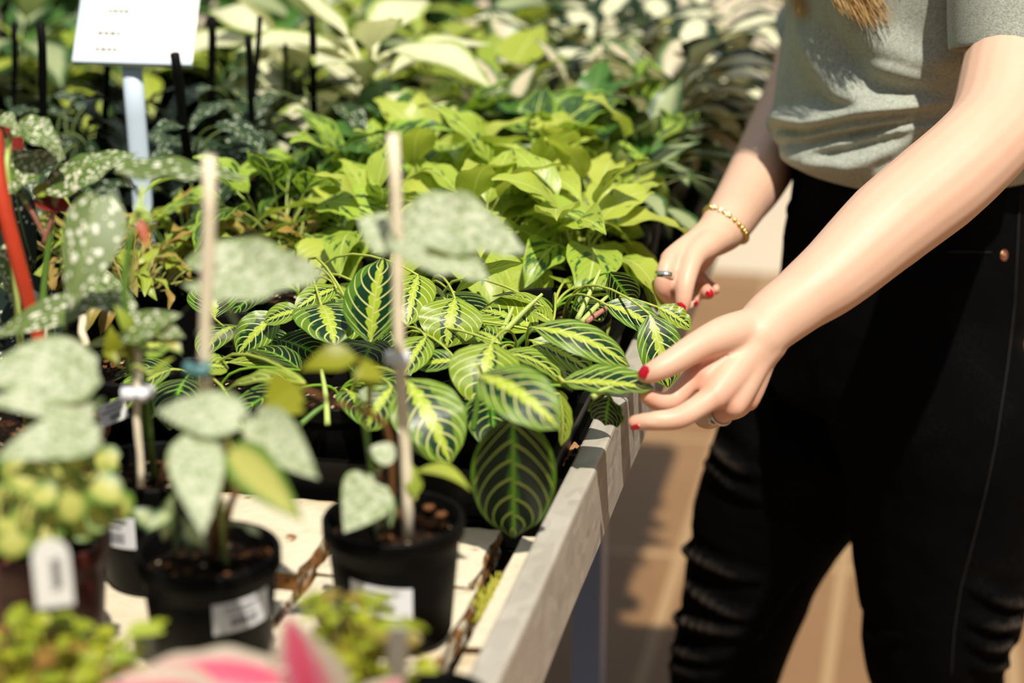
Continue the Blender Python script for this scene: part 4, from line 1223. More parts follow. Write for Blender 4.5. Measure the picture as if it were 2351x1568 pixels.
def potted(name, label, x, y, rim=.952, r=.048, potm='black', group=None, seed=0, cat='potted plant'):
    for it in range(200):                       # no two pots share the same spot
        mv = False
        for x2, y2, r2 in POTS:
            dx, dy = x - x2, y - y2; q = math.hypot(dx, dy) or 1e-6
            if q < r + r2 + .001:
                k = (r + r2 + .0015 - q) * .6; x += dx / q * k; y += dy / q * k; mv = True
        x = min(x, -.026 - r); y = min(y, 3.325 - r); y = max(y, 1.82 + r if x > -.48 else y)
        if not mv: break
    root = empty(name, (x, y, ZT), label, cat, group)
    pot(root, (x, y, rim), r, rim - ZT, potm, seed=seed)
    return root

# ---- big cream dieffenbachia
CR = [arch_mesh('cream_leaf', 'cream', .04, L, w, e0, e1, e2, 'lance', .12, .03, 2, .004, 16, 8) for L, w, e0, e1, e2 in ((.115, .062, 85, 55, 15), (.130, .074, 78, 35, -20), (.140, .080, 68, 15, -50), (.135, .074, 55, -5, -75))]
c = Z(850, 330, .96)
r = potted('cream_dieffenbachia', 'large dieffenbachia with big cream leaves at back centre', c.x, c.y, .97, .06, 'black', None, 160)
c = Vector((r.location.x, r.location.y, .9))
stem(r, [Vector((c.x, c.y, .955)), Vector((c.x + .003, c.y, 1.0)), Vector((c.x, c.y, 1.05))], [.009, .008, .006], 'palestem')
rosette(r, (0, 0, .175), CR[:3], 6, random.Random(5), (.95, 1.1), az0=.6, jit=8)
rosette(r, (0, 0, .14), CR[1:], 8, random.Random(6), (.9, 1.05), az0=2.0, jit=10)
c = Z(650, 250, .96)
r = potted('cream_dieffenbachia', 'second cream-leaved dieffenbachia, behind the black stakes', c.x, c.y, .97, .06, 'black', None, 161)
c = Vector((r.location.x, r.location.y, .9))
rosette(r, (0, 0, .15), CR, 9, random.Random(8), (.85, 1.0), jit=10)

# ---- lime-leaved plants
def limeset(mat, k=1.0, dark=False):
    S = []
    for i, (pet, L, w, e0, e1, e2) in enumerate(((.062, .070, .036, 86, 60, 0), (.058, .080, .042, 82, 42, -35), (.052, .085, .046, 76, 25, -60), (.046, .086, .046, 66, 5, -75), (.040, .080, .044, 52, -10, -88), (.034, .075, .040, 40, -20, -90))):
        S.append(arch_mesh('lime_leaf', mat, pet * k, L * k, w * k, e0, e1, e2, 'ovate', .16, .05, 2.5, ph=i * 1.3, pr=.0009, twist=(.3 if i % 2 else -.3)))
    return S
LM = limeset('lime', 1.08); LD = limeset('lime_dark', 1.08); DG = limeset('deep', 1.15)
limes = [((815, 600), LM, 'lime-leaved plant at the front left of the lime block'), ((1050, 592), LM, 'lime-leaved plant at the front of the lime block behind the silver leaf'),
         ((1285, 600), LM, 'lime-leaved plant at the front of the lime block right of the silver leaf'), ((1432, 575), LM, 'lime-leaved plant at the rail near the far hand'),
         ((690, 545), LD, 'green plant with lime edges at the left end of the lime block'), ((925, 530), LM, 'lime-leaved plant just behind the centre stake'),
         ((1150, 525), LM, 'lime-leaved plant in the middle of the lime block'), ((1360, 515), LM, 'lime-leaved plant in the second row beside the rail'),
         ((800, 470), LD, 'green plant with lime flecks at the back left of the lime block'), ((1010, 462), LM, 'lime-leaved plant in the third row of the lime block'),
         ((1210, 460), LD, 'green and lime plant in the third row of the lime block'), ((1395, 455), LM, 'lime-leaved plant in the third row by the rail'),
         ((905, 415), DG, 'deep green plant behind the top of the centre stake'), ((1105, 410), LD, 'green and lime plant at the back of the lime block'), ((1290, 405), DG, 'deep green plant at the back of the lime block'), ((1440, 400), LD, 'green and lime plant at the back near the rail')]
for i, (px, S, lab) in enumerate(limes):
    c = Z(px[0], px[1], .945); c.x = min(c.x, -.075)
    r = potted('lime_plant', lab, c.x, c.y, .945, .050, 'black', 'leafy lime-green plants in the middle of the bench', 100 + i)
    c = Vector((r.location.x, r.location.y, .9))
    rosette(r, (0, 0, .945 - ZT - .014), S, 30 if i not in (3, 7, 11, 15) else 24, random.Random(200 + i), (.8, 1.2), spread=.024, jit=18, az_rng=(1.1, 5.2) if i in (3, 7, 11, 15) else None)

# ---- tangle of small dry-tipped plants at left
TG = [arch_mesh('tangle_leaf', m_, .03, .030, .010, e0, e0 - 40, e2, 'lance', .3, .12, 2, .0009, 8, 4) for m_, e0, e2 in (('tangle', 80, -30), ('tangle', 60, -80), ('yellowgreen', 70, -60), ('yellowgreen', 75, 0), ('tangle', 40, -100), ('rusty', 50, -70))]
for i, (px, lab) in enumerate((((300, 640), 'straggly little plant with dry red tips behind the green cane'), ((400, 650), 'straggly little plant with dry red tips left of the left bamboo stake'), ((560, 630), 'straggly olive plant behind the broad silver leaf'),
                               ((660, 640), 'straggly olive plant between the two bamboo stakes'), ((250, 580), 'straggly olive plant behind the big dotted leaf'))):
    c = Z(px[0], px[1], .925)
    r = potted('straggly_plant', lab, c.x, c.y, .925, .046, 'black', 'straggly small-leaved plants', 130 + i)
    c = Vector((r.location.x, r.location.y, .9))
    rosette(r, (0, 0, .925 - ZT - .012), TG, 60, random.Random(300 + i), (.7, 1.5), spread=.040, jit=30, inner=False)

# ---- spotted begonias on black stakes, back left
SG = [arch_mesh('spotted_leaf', m_, .06, L, w, e0, e1, e2, 'heart', .12, .04, 3, .0016, 12, 6, lobe=.1, asym=.2) for m_, L, w, e0, e1, e2 in (('spots_grey', .09, .040, 80, 10, -60), ('spots_grey', .10, .042, 75, -20, -85), ('spots_grey', .10, .04, 65, -50, -95), ('spots_grey', .085, .038, 80, 20, -40))]
stakes = [((40, 190), (30, 55), .0035), ((112, 330), (92, 55), .0048), ((450, 340), (400, 125), .0055), ((490, 250), (485, 40), .0045), ((552, 275), (528, 85), .0040), ((572, 220), (597, 100), .0022), ((662, 215), (655, 38), .0042), ((708, 200), (706, 40), .0030), ((235, 230), (238, 120), .0040)]
sl = ['far left', 'second from left', 'under the right corner of the sign', 'right of the sign', 'right of the sign with a round-topped stake', 'with a thin grey stake', 'left of the cream-leaved plant', 'against the cream-leaved plant', 'behind the sign post']
for i, (a, b, r_) in enumerate(stakes):
    ya = max(a[1], 250)
    c = Z(a[0], ya + 150, .93)
    c_old = c.copy()
    r = potted('spotted_begonia', 'grey-spotted begonia on a black stake, ' + sl[i], c.x, c.y, .94, .050, 'black', 'grey-spotted begonias on black stakes', 140 + i)
    c = Vector((r.location.x, r.location.y, .9))
    d = depth_of(Vector((c.x, c.y, .93))) - .06
    top = D(b[0], b[1], d - .06)
    sh_ = (Vector((c.x, c.y, .93)) - Vector((c_old.x, c_old.y, .93))) - FH * (Vector((c.x, c.y, .93)) - Vector((c_old.x, c_old.y, .93))).dot(FH)
    top = top + sh_ * .8
    stake(r, Vector((c.x, c.y, .935)), top, r_, 'black_dull', 'stake')
    base = Vector((c.x, c.y, .93)) - Vector(r.location)
    rd = random.Random(400 + i)
    hmax = top.z - .96
    for q in range(3):
        rosette(r, base + Vector((0, 0, hmax * (.0 + .22 * q))), SG, 4, rd, (.65, 1.0), spread=.02, jit=20, inner=False)
for i, (px, lab) in enumerate((((520, 430), 'dark spotted begonia left of the lime block'), ((640, 400), 'dark spotted begonia behind the lime block, its leaf hanging left of the cream plant'), ((380, 430), 'dark spotted begonia right of the sign post'), ((200, 400), 'spotted begonia left of the sign post'), ((90, 430), 'spotted begonia behind the curled red leaf'))):
    c = Z(px[0], px[1], .94)
    r = potted('spotted_begonia', lab, c.x, c.y, .94, .050, 'black', None, 150 + i)
    c = Vector((r.location.x, r.location.y, .9))
    for q in range(2): rosette(r, (0, 0, .94 - ZT - .014 + .05 * q), SG, 6, random.Random(430 + i * 3 + q), (.6, .9), spread=.02, jit=22, inner=False)

# ---- yellow-green and grey plants along the far top
YG = [arch_mesh('broad_leaf', 'yellowgreen', .07, L, w, e0, e1, e2, 'ovate', .12, .03, 2, .003, 12, 6) for L, w, e0, e1, e2 in ((.10, .055, 85, 45, 0), (.11, .06, 75, 20, -35), (.10, .056, 60, -5, -65))]
GG = [arch_mesh('grey_leaf', 'greygreen', .08, L, w, e0, e1, e2, 'ovate', .12, .03, 2, .002, 12, 6) for L, w, e0, e1, e2 in ((.10, .05, 85, 55, 10), (.11, .055, 75, 30, -25), (.11, .055, 60, 5, -60), (.10, .05, 45, -10, -70))]
CP = [arch_mesh('patched_leaf', 'cream_patch', .10, L, w, e0, e1, e2, 'ovate', .10, .03, 2, .0016, 12, 6) for L, w, e0, e1, e2 in ((.095, .060, 85, 40, -20), (.10, .066, 75, 10, -45), (.10, .066, 64, -10, -60), (.095, .062, 50, -25, -75))]
PK = [arch_mesh('blush_leaf', 'pinkish', .055, L, w, e0, e1, e2, 'lance', .18, .03, 2, .0022, 12, 6) for L, w, e0, e1, e2 in ((.072, .032, 86, 60, 20), (.080, .035, 76, 35, -10), (.080, .035, 62, 15, -40), (.072, .032, 48, 0, -60))]
back = [((1130, 290), YG, 12, 'yellow-green broad-leaved plant at back centre right of the cream plant', 1.0), ((1000, 210), YG, 12, 'yellow-green broad-leaved plant behind the cream plant', 1.0), ((1180, 190), YG, 11, 'yellow-green broad-leaved plant at the far back centre', 1.05),
        ((760, 180), GG, 14, 'pale grey-green plant at the far back above the cream plant', 1.2), ((520, 190), YG, 10, 'yellow-green plant behind the sign', .9), ((300, 190), YG, 10, 'yellow-green plant behind the sign post', .9), ((120, 220), YG, 9, 'yellow-green plant at the far left back', .9), ((20, 190), GG, 12, 'grey-green plant in the far left back corner', 1.2), ((420, 130), DG, 20, 'deep green plant far behind the sign', 1.5), ((180, 120), DG, 20, 'deep green plant at the far left behind the sign', 1.5), ((640, 140), DG, 20, 'deep green plant far behind the black stakes', 1.5), ((860, 110), YG, 11, 'yellow-green plant at the far back left of centre', 1.0), ((1330, 150), GG, 14, 'grey-green plant at the far back', 1.3)]
for i, (px, S, n, lab, k) in enumerate(back):
    c = Z(px[0], px[1], .95)
    if c.y > 3.25: c.y = 3.25
    r = potted('leafy_plant', lab, c.x, c.y, .955, .055, 'black', None, 170 + i)
    c = Vector((r.location.x, r.location.y, .9))
    rosette(r, (0, 0, .955 - ZT - .012), S, n, random.Random(500 + i), (.9 * k, 1.1 * k), spread=.02, jit=14)
for i, (x, S, n, lab, k) in enumerate(((-.40, DG, 24, 'tall deep green plant in the last row behind the yellow-green plants', 1.7), (-.62, YG, 12, 'tall yellow-green plant in the last row behind the cream plants', 1.5), (-.84, DG, 24, 'tall deep green plant in the last row left of the tall yellow-green one', 1.7), (-1.06, GG, 16, 'tall grey-green plant in the last row behind the sign', 1.5), (-1.28, DG, 24, 'tall deep green plant at the left end of the last row', 1.8))):
    r = potted('leafy_plant', lab, x, 3.24, .975, .058, 'black', None, 230 + i)
    c = Vector((r.location.x, r.location.y, .9))
    rosette(r, (0, 0, .975 - ZT - .012), S, n, random.Random(600 + i), (.9 * k, 1.1 * k), spread=.02, jit=12)
patched = [((1420, 250), 'dark green plant with cream patches, front left of its row'), ((1560, 245), 'dark green plant with cream patches, front middle of its row'), ((1680, 235), 'dark green plant with cream patches beside the rail, front of its row'),
           ((1400, 170), 'dark green plant with cream patches, left of the second row'), ((1540, 165), 'dark green plant with cream patches, middle of the second row'), ((1690, 160), 'dark green plant with cream patches by the rail in the second row'), ((1290, 210), 'dark green plant with cream patches next to the yellow-green plant')]
for i, (px, lab) in enumerate(patched):
    c = Z(px[0], px[1], .95); c.x = min(c.x, -.07); c.y = min(c.y, 3.22)
    r = potted('patched_dieffenbachia', lab, c.x, c.y, .955, .055, 'black', 'cream-patched plants at the far right of the bench', 190 + i)
    c = Vector((r.location.x, r.location.y, .9))
    rosette(r, (0, 0, .955 - ZT - .012), CP, 18, random.Random(520 + i), (.85, 1.1), spread=.02, jit=14)
blush = [((1150, 330), 'blush-leaved plant with red stalks behind the lime block, leftmost'), ((1290, 325), 'blush-leaved plant with red stalks behind the lime block, second from left'), ((1420, 330), 'blush-leaved plant with red stalks, third from left'), ((1560, 325), 'blush-leaved plant with red stalks, fourth from left'), ((1650, 315), 'blush-leaved plant with red stalks beside the far rail'), ((1220, 270), 'blush-leaved plant with red stalks in the row behind')]
for i, (px, lab) in enumerate(blush):
    c = Z(px[0], px[1], .945); c.x = min(c.x, -.07)
    r = potted('blush_aglaonema', lab, c.x, c.y, .945, .050, 'black', 'blush-leaved plants with red stalks', 200 + i)
    c = Vector((r.location.x, r.location.y, .9))
    rosette(r, (0, 0, .945 - ZT - .012), PK, 20, random.Random(540 + i), (1.0, 1.35), spread=.02, jit=14)
    rd = random.Random(560 + i)
    for q in range(5):
        a = rd.uniform(0, 6.28)
        p0 = Vector((c.x, c.y, .935)); p1 = p0 + Vector((math.cos(a) * .03, math.sin(a) * .03, .05)); 
        stem(r, [p0, p0.lerp(p1, .5) + Vector((0, 0, .008)), p1], [.003, .0027, .002], 'redstem', 'red_stalk', False)
grey = [((1480, 400), 'grey-green small plant by the rail beyond the far wrist'), ((1580, 385), 'grey-green small plant against the far rail'), ((1530, 450), 'grey-green small plant by the rail above the far hand')]
for i, (px, lab) in enumerate(grey):
    c = Z(px[0], px[1], .945); c.x = min(c.x, -.07)
    r = potted('grey_green_plant', lab, c.x, c.y, .945, .048, 'black', 'grey-green small plants by the far rail', 210 + i)
    c = Vector((r.location.x, r.location.y, .9))
    rosette(r, (0, 0, .945 - ZT - .012), GG, 24, random.Random(580 + i), (.5, .75), spread=.03, jit=16)

# ---- price sign on a post
p0 = Z(331, 470, .95)
pz = D(303, 150, 2.22)
sg = empty('price_sign', (p0.x, p0.y, ZT), 'white price sign on a pale blue post among the spotted plants', 'sign')
g = MB(); n_ = 12
P0 = Vector((p0.x, p0.y, ZT)); P1 = D(302, 140, depth_of(p0) - .02)
g.tube([P0.lerp(P1, t) for t in (0, .25, .5, .75, 1)], [(.0105, .004)] * 5, 12, up=CAMV(P0).cross(UP) * 1.0)
g.build('post', M['post'], sg)
ds = depth_of(P1) - .01
bl, br_ = D(167, 147, ds), D(441, 155, ds)
axx = (br_ - bl).normalized(); upv = (D(184, 0, ds + .035) - D(167, 147, ds)).normalized(); upv = (upv - axx * upv.dot(axx)).normalized()
nb = axx.cross(upv).normalized(); nb = nb if nb.dot(CAMV(bl)) > 0 else -nb
wB = (br_ - bl).length; hB = .19
cB_ = bl + axx * wB / 2 + upv * hB / 2
R3 = Matrix((axx, upv, nb)).transposed()
g = MB(); g.box(cB_, (wB, hB, .003), rot=R3); panel = g.build('sign_panel', M['white'], sg, False)
g = MB(); g.box(bl + upv * hB / 2 + axx * .0045 + nb * .003, (.009, hB, .004), rot=R3); g.box(bl + axx * wB / 2 + upv * .002 + nb * .003, (wB, .004, .004), rot=R3); g.build('holder_edge', M['post'], sg, False)
g = MB()
def inkline(u0, u1, v):
    u = u0; rd = random.Random(int(v * 1000))
    while u < u1:
        w_ = rd.uniform(.003, .006)
        g.box(bl + axx * (u + w_ / 2) + upv * v + nb * .0022, (w_, .0045, .0006), rot=R3); u += w_ + .0018
inkline(.022, .043, .018); inkline(.022, .043, .038); inkline(.030, .052, .066); inkline(.022, .07, .10); inkline(.022, .09, .125)
g.build('print', M['faint_ink'], panel, False)
# ================================================================ the person
def solid(mb, name, mat, parent, voxel, smooth=6, fac=.5, label=None, post=None):
    """fuses overlapping closed tubes into one continuous skin"""
    o = mb.build(name, mat, parent)
    r = o.modifiers.new('fuse', 'REMESH'); r.mode = 'VOXEL'; r.voxel_size = voxel; r.use_smooth_shade = True
    s = o.modifiers.new('soft', 'SMOOTH'); s.factor = fac; s.iterations = smooth
    dg = bpy.context.evaluated_depsgraph_get()
    me = bpy.data.meshes.new_from_object(o.evaluated_get(dg))
    me.name = name
    old = o.data
    o.modifiers.clear(); o.data = me
    bpy.data.meshes.remove(old)
    if not me.materials: me.materials.append(mat)
    for p in me.polygons: p.use_smooth = True
    if post: post(me)
    if label: o['label'] = label
    return o

def bvh_of(o):
    off = world_loc(o)
    me = o.data
    return BVHTree.FromPolygons([tuple(v.co + off) for v in me.vertices], [tuple(p.vertices) for p in me.polygons])

def hit(bv, px, py):
    r = ray(px, py).normalized()
    h = bv.ray_cast(CAM_POS, r)
    return (h[0], h[1]) if h[0] is not None else (None, None)

PX, PY = .235, 2.10
person = empty('person', (PX, PY, 0), 'standing person in a sage heather t-shirt and black jeans bending to hold a leaf', 'person')

def ringtube(mb, rings, n=28):
    """closed body from (z, cx, cy, rx, ry) levels"""
    rows = []
    for z, cx, cy, rx, ry in rings:
        rows.append([Vector((cx + rx * math.cos(q), cy + ry * math.sin(q), z)) for q in [2 * math.pi * k / n for k in range(n)]])
    o = len(mb.v); mb.grid(rows, None, wrap=True)
    mb.f.append(tuple(o + k for k in reversed(range(n)))); mb.f.append(tuple(o + (len(rows) - 1) * n + k for k in range(n)))

body = MB()
# trunk
ringtube(body, [(.80, .225, PY, .085, .13), (.86, .228, PY, .105, .155), (.95, .226, PY, .102, .150), (1.02, .222, PY, .092, .130), (1.10, .220, PY, .090, .125), (1.18, .222, PY, .098, .135),
                (1.25, .226, PY, .106, .145), (1.32, .236, PY, .095, .150), (1.37, .250, PY, .078, .140), (1.41, .256, PY, .060, .100), (1.44, .254, PY, .048, .058), (1.50, .240, PY, .045, .048), (1.54, .228, PY, .046, .050)])
# head, tipped down towards the plants
hc = Vector((.195, PY - .01, 1.62)); ht = Matrix.Rotation(math.radians(-28), 3, 'Y')
def HP(x, y, z): return hc + ht @ Vector((x, y, z))
rows = []
for z, f, b, w in ((-.118, .020, .012, .018), (-.112, .052, .016, .036), (-.095, .066, .030, .050), (-.07, .074, .055, .060), (-.04, .080, .078, .067), (0, .084, .094, .073), (.04, .084, .100, .076), (.075, .072, .092, .070), (.10, .050, .068, .053), (.118, .018, .028, .020)):
    rows.append([HP(-(f if math.cos(q) > 0 else b) * math.cos(q), w * math.sin(q), z) for q in [2 * math.pi * k / 28 for k in range(28)]])
o_ = len(body.v); body.grid(rows, None, wrap=True)
body.f.append(tuple(o_ + k for k in reversed(range(28)))); body.f.append(tuple(o_ + 9 * 28 + k for k in range(28)))
body.tube([HP(-.078, 0, .022), HP(-.088, 0, 0), HP(-.101, 0, -.026), HP(-.088, 0, -.034)], [.006, .008, .011, .006], 10, smooth=3)      # nose
for s in (-1, 1):
    body.tube([HP(-.080, s * .014, .036), HP(-.076, s * .045, .036)], [.007, .006], 8)                                             # brow
    body.tube([HP(.010, s * .070, .02), HP(.018, s * .082, .004), HP(.008, s * .078, -.026)], [.008, .010, .006], 8, smooth=3)           # ear
body.tube([HP(-.078, -.018, -.062), HP(-.084, 0, -.061), HP(-.078, .018, -.062)], [.004, .006, .004], 8, smooth=3)                     # mouth
body.tube([HP(-.070, 0, -.10), HP(-.074, 0, -.102)], [.012, .010], 8)

# near arm, reaching to the leaf
LA = [Vector((.262, 1.958, 1.372)), Vector((.300, 1.925, 1.290)), D(2328, 90, 1.85), D(2312, 190, 1.81), D(2285, 290, 1.775), D(2235, 352, 1.745), D(2150, 428, 1.725), D(2035, 520, 1.70), D(1917, 628, 1.675), D(1835, 690, 1.66), D(1768, 742, 1.645), D(1735, 778, 1.634), D(1700, 812, 1.628)]
body.tube(LA, [.050, .050, .0445, .0425, .041, .0405, .0410, .0385, .0320, .0270, .0248, .0222, .0160], 20, smooth=4)
# far arm
RA = [Vector((.262, 2.245, 1.372)), Vector((.245, 2.290, 1.27)), D(1890, 80, 2.37), D(1850, 180, 2.34), D(1795, 300, 2.26), D(1740, 405, 2.13), D(1702, 463, 2.05), D(1667, 515, 1.98), D(1642, 540, 1.955), D(1615, 562, 1.935)]
body.tube(RA, [.050, .047, .041, .040, .0380, .0325, .0275, .0242, .0205, .0150], 20, smooth=4)
# legs under the jeans
for hipy, pts in ((2.01, [(.235, 2.01, .86), (.274, 2.036, .70), (.287, 2.052, .50), (.33, 2.07, .30), (.365, 2.08, .09)]), (2.19, [(.225, 2.19, .86), (.145, 2.19, .67), (.068, 2.19, .47), (.040, 2.19, .30), (-.005, 2.19, .09)])):
    body.tube([Vector(p) for p in pts], [.075, .070, .048, .042, .032], 16, smooth=4)
# feet
for x, y in ((.365, 2.08), (-.005, 2.19)):
    body.tube([Vector((x + .045, y, .045)), Vector((x, y, .065)), Vector((x - .06, y, .045)), Vector((x - .15, y, .025))], [(.03, .028), (.045, .032), (.03, .036), (.018, .036)], 14, up=(0, 0, 1), smooth=3)

def hand(wr, w_r, mcps, thumb, fingers, metar):
    """palm from four fused metacarpals, then five separate fingers"""
    for m_, r in zip(mcps, metar):
        mid = wr.lerp(m_, .5)
        body.tube([wr.lerp(m_, .04), wr.lerp(m_, .30), mid, wr.lerp(m_, .8), m_], [w_r * .70, w_r * .70, r * 1.24, r * 1.12, r * .95], 12, smooth=3, round_ends=True)
    for i in range(3):
        body.tube([wr.lerp(mcps[i], .55), mcps[i].lerp(mcps[i + 1], .5) * .92 + wr * .08], [metar[i] * 1.05, metar[i] * .80], 10, round_ends=True)
    body.tube(thumb[0], thumb[1], 14, smooth=4, round_ends=True)
    for pts, rad in fingers:
        body.tube(pts, rad, 14, smooth=5, round_ends=True)

# near hand: thumb above the leaf, index below it, the other fingers loosely bent
wL = D(1768, 742, 1.645)
iL, mL, rL, pL = D(1606, 856, 1.612), D(1640, 908, 1.600), D(1682, 928, 1.612), D(1716, 915, 1.635)
hand(wL, .0275, [iL, mL, rL, pL], ([D(1735, 752, 1.64), D(1668, 768, 1.615), D(1608, 792, 1.598), D(1545, 830, 1.586), D(1508, 850, 1.582), D(1483, 861, 1.582)], [.0172, .0158, .0124, .0106, .0093, .0073]),
     [([iL, D(1578, 882, 1.610), D(1545, 918, 1.607), D(1512, 922, 1.598), D(1484, 908, 1.590)], [.0098, .0092, .0088, .0080, .0066]),
      ([mL, D(1600, 936, 1.592), D(1556, 960, 1.583), D(1505, 966, 1.580), D(1458, 970, 1.584)], [.0102, .0094, .0090, .0078, .0062]),
      ([rL, D(1652, 952, 1.625), D(1622, 962, 1.650), D(1604, 945, 1.672), D(1598, 922, 1.680)], [.0098, .0090, .0085, .0076, .0062]),
      ([pL, D(1695, 938, 1.655), D(1668, 945, 1.680), D(1652, 930, 1.695), D(1648, 912, 1.70)], [.0088, .0080, .0075, .0066, .0056])], [.0128, .0128, .0122, .0112])
# far hand: pinching a leaf, thumb towards us
wR = D(1667, 515, 1.970)
iR, mR, rR, pR = D(1540, 596, 1.905), D(1548, 596, 1.928), D(1566, 606, 1.950), D(1592, 618, 1.968)
hand(wR, .0235, [iR, mR, rR, pR], ([D(1652, 545, 1.950), D(1620, 566, 1.925), D(1592, 592, 1.905), D(1575, 645, 1.890), D(1569, 685, 1.887), D(1566, 708, 1.887)], [.0150, .0140, .0108, .0094, .0084, .0066]),
     [([iR, D(1528, 622, 1.895), D(1521, 660, 1.895), D(1540, 686, 1.910), D(1580, 700, 1.912)], [.0092, .0088, .0084, .0076, .0060]),
      ([mR, D(1530, 625, 1.928), D(1528, 662, 1.938), D(1555, 686, 1.946), D(1592, 690, 1.948)], [.0094, .0088, .0084, .0076, .0060]),
      ([rR, D(1578, 632, 1.955), D(1600, 650, 1.962), D(1615, 665, 1.952), D(1626, 673, 1.940)], [.0090, .0086, .0084, .0078, .0068]),
      ([pR, D(1606, 640, 1.978), D(1622, 655, 1.983), D(1634, 662, 1.978), D(1642, 664, 1.970)], [.0082, .0078, .0072, .0066, .0056])], [.0112, .0112, .0108, .0100])
skin = solid(body, 'body', M['skin'], person, .0023, 5, .5)
sk = bvh_of(skin)
fl_ = skin.data.attributes.new('flush', 'FLOAT', 'POINT')
kn = [(p, .013) for p in (iL, mL, rL, pL)] + [(p, .010) for p in (iR, mR, rR, pR)] + [(D(1556, 960, 1.583), .009), (D(1545, 918, 1.607), .009), (D(1458, 970, 1.584), .010), (D(1484, 908, 1.590), .010), (D(1483, 861, 1.582), .011), (D(1608, 820, 1.60), .012),
      (D(1521, 660, 1.895), .012), (D(1566, 700, 1.887), .010), (D(1626, 668, 1.945), .016), (D(1600, 690, 1.93), .012), (D(1628, 640, 1.97), .016)]
so_ = world_loc(skin)
for v in skin.data.vertices:
    w = v.co + so_
    if w.z < 1.02 and w.x < .16:
        fl_.data[v.index].value = min(1.0, sum(math.exp(-((w - p).length / r) ** 2) for p, r in kn))

# ---- red nails: each follows the finger it sits on
def nail(px, py, lx, ly, wd, ln):
    """a small curved plate laid on the skin where the photo shows it; (lx, ly): its long way in the picture"""
    p, n = hit(sk, px, py)
    if p is None: return
    p2, _ = hit(sk, px + lx, py + ly)
    ax = ((p2 - p) if p2 is not None and (p2 - p).length < .02 else (RV * lx - UV_ * ly))
    ax = (ax - n * ax.dot(n)).normalized(); s = ax.cross(n)
    rows = []
    for i in range(8):
        v = i / 7; hw = wd / 2 * min(1, math.sqrt(max(0, 1 - (2 * abs(v - .5)) ** 3.5)) + .12)
        rows.append([p + ax * ((v - .5) * ln) + s * (hw * x) + n * (.0010 - (x * x) * wd * .22 - (2 * v - 1) ** 2 * .0004) for x in [-1 + 2 * j / 6 for j in range(7)]])
    top = rows
    bot = [[q - n * .0012 for q in r] for r in rows]
    m = MB(); m.grid(top); m.grid([r[::-1] for r in bot])
    ring = lambda R: R[0] + [r[-1] for r in R[1:-1]] + R[-1][::-1] + [r[0] for r in R[-2:0:-1]]
    m.grid([ring(top), ring(bot)], None, wrap=True)
    m.build('fingernail', M['nail'], person, label='red painted fingernail')
nail(1478, 854, -7, 10, .0085, .0105)
nail(1458, 981, -8, 1, .0045, .0085)
nail(1564, 704, -1, 10, .0090, .0098)
nail(1596, 698, 5, 6, .006, .007)
nail(1630, 673, 3, 5, .0075, .0075)

# ---- jewellery
def ring_band(name, c, ax, r, w_, th, mat, parent=person):
    ax = Vector(ax).normalized(); a = ax.orthogonal().normalized(); b = ax.cross(a)
    rows = []
    for k in range(36):
        q = 2 * math.pi * k / 36; d_ = a * math.cos(q) + b * math.sin(q)
        rows.append([c + d_ * (r + th * u) + ax * (w_ * v) for u, v in ((0, -.5), (1, -.45), (1.25, 0), (1, .45), (0, .5))])
    rows.append(rows[0])
    m = MB(); m.grid(rows, None, wrap=True)
    return m.build(name, M[mat], parent)
ring_band('finger_ring', D(1527, 634, 1.895), D(1521, 660, 1.895) - D(1528, 612, 1.898), .0090, .0062, .0012, 'silver_metal')
c = D(1656, 949, 1.622); ax = D(1622, 962, 1.650) - D(1682, 928, 1.612)
rg = ring_band('finger_ring', c, ax, .0093, .0022, .0009, 'silver_metal')
g = MB()
for i in range(7):
    q = i / 7 * 6.283; p = D(1636, 966, 1.625) + RV * (.0028 * math.cos(q)) + UV_ * (.0028 * math.sin(q)) - FV * .003
    g.tube([p - FV * .001, p + FV * .001], [.0014, .0014], 6, round_ends=True)
g.build('gemstones', M['pearl'], rg)
# bracelet: little beads strung round the far wrist
bc = D(1668, 514, 1.979); bax = (RV * .62 + UV_ * .78 + FV * .12).normalized(); ba = (RV * .9 + UV_ * -.5); ba = (ba - bax * ba.dot(bax)).normalized(); bb = bax.cross(ba)
g = MB()
for k in range(34):
    q = 2 * math.pi * k / 34
    d_ = ba * math.cos(q) + bb * math.sin(q)
    h = sk.ray_cast(bc + d_ * .06, -d_)
    p = (h[0] if h[0] is not None else bc + d_ * .024) + d_ * .0010
    g.tube([p - bax * .0006, p + bax * .0006], [.0022, .0022], 7, round_ends=True)
br = g.build('bracelet', M['gold'], person)
for q in (-1.75, -2.0, -2.3):
    d_ = ba * math.cos(q) + bb * math.sin(q)
    h = sk.ray_cast(bc + d_ * .06, -d_)
    if h[0] is not None:
        g = MB(); p = h[0] + d_ * .0022; g.tube([p - bax * .0004, p + bax * .0004], [.0023, .0023], 8, round_ends=True); g.build('bead', M['pearl'], br)

# ---- jeans
jm = MB()
jr = [(.760, .205, PY, .118, .150), (.80, .222, PY, .128, .168), (.86, .228, PY, .134, .172), (.92, .228, PY, .131, .168), (.97, .226, PY, .122, .160), (1.01, .224, PY, .116, .150), (1.035, .222, PY, .112, .145)]
ringtube(jm, jr, 40)
LL = [Vector((.232, 2.030, .86)), Vector((.250, 2.028, .79)), D(2165, 1000, 2.13), D(2160, 1200, 2.165), D(2163, 1384, 2.20), D(2150, 1450, 2.215), D(2147, 1510, 2.235), D(2155, 1566, 2.25), Vector((.318, 2.075, .33)), Vector((.345, 2.08, .20)), Vector((.362, 2.08, .10))]
jm.tube(LL, [(.100, .100), (.108, .105), (.112, .105), (.098, .095), (.0885, .088), (.0800, .082), (.0765, .078), (.0715, .074), (.062, .062), (.050, .050), (.046, .046)], 26, up=(1, 0, 0), smooth=4)
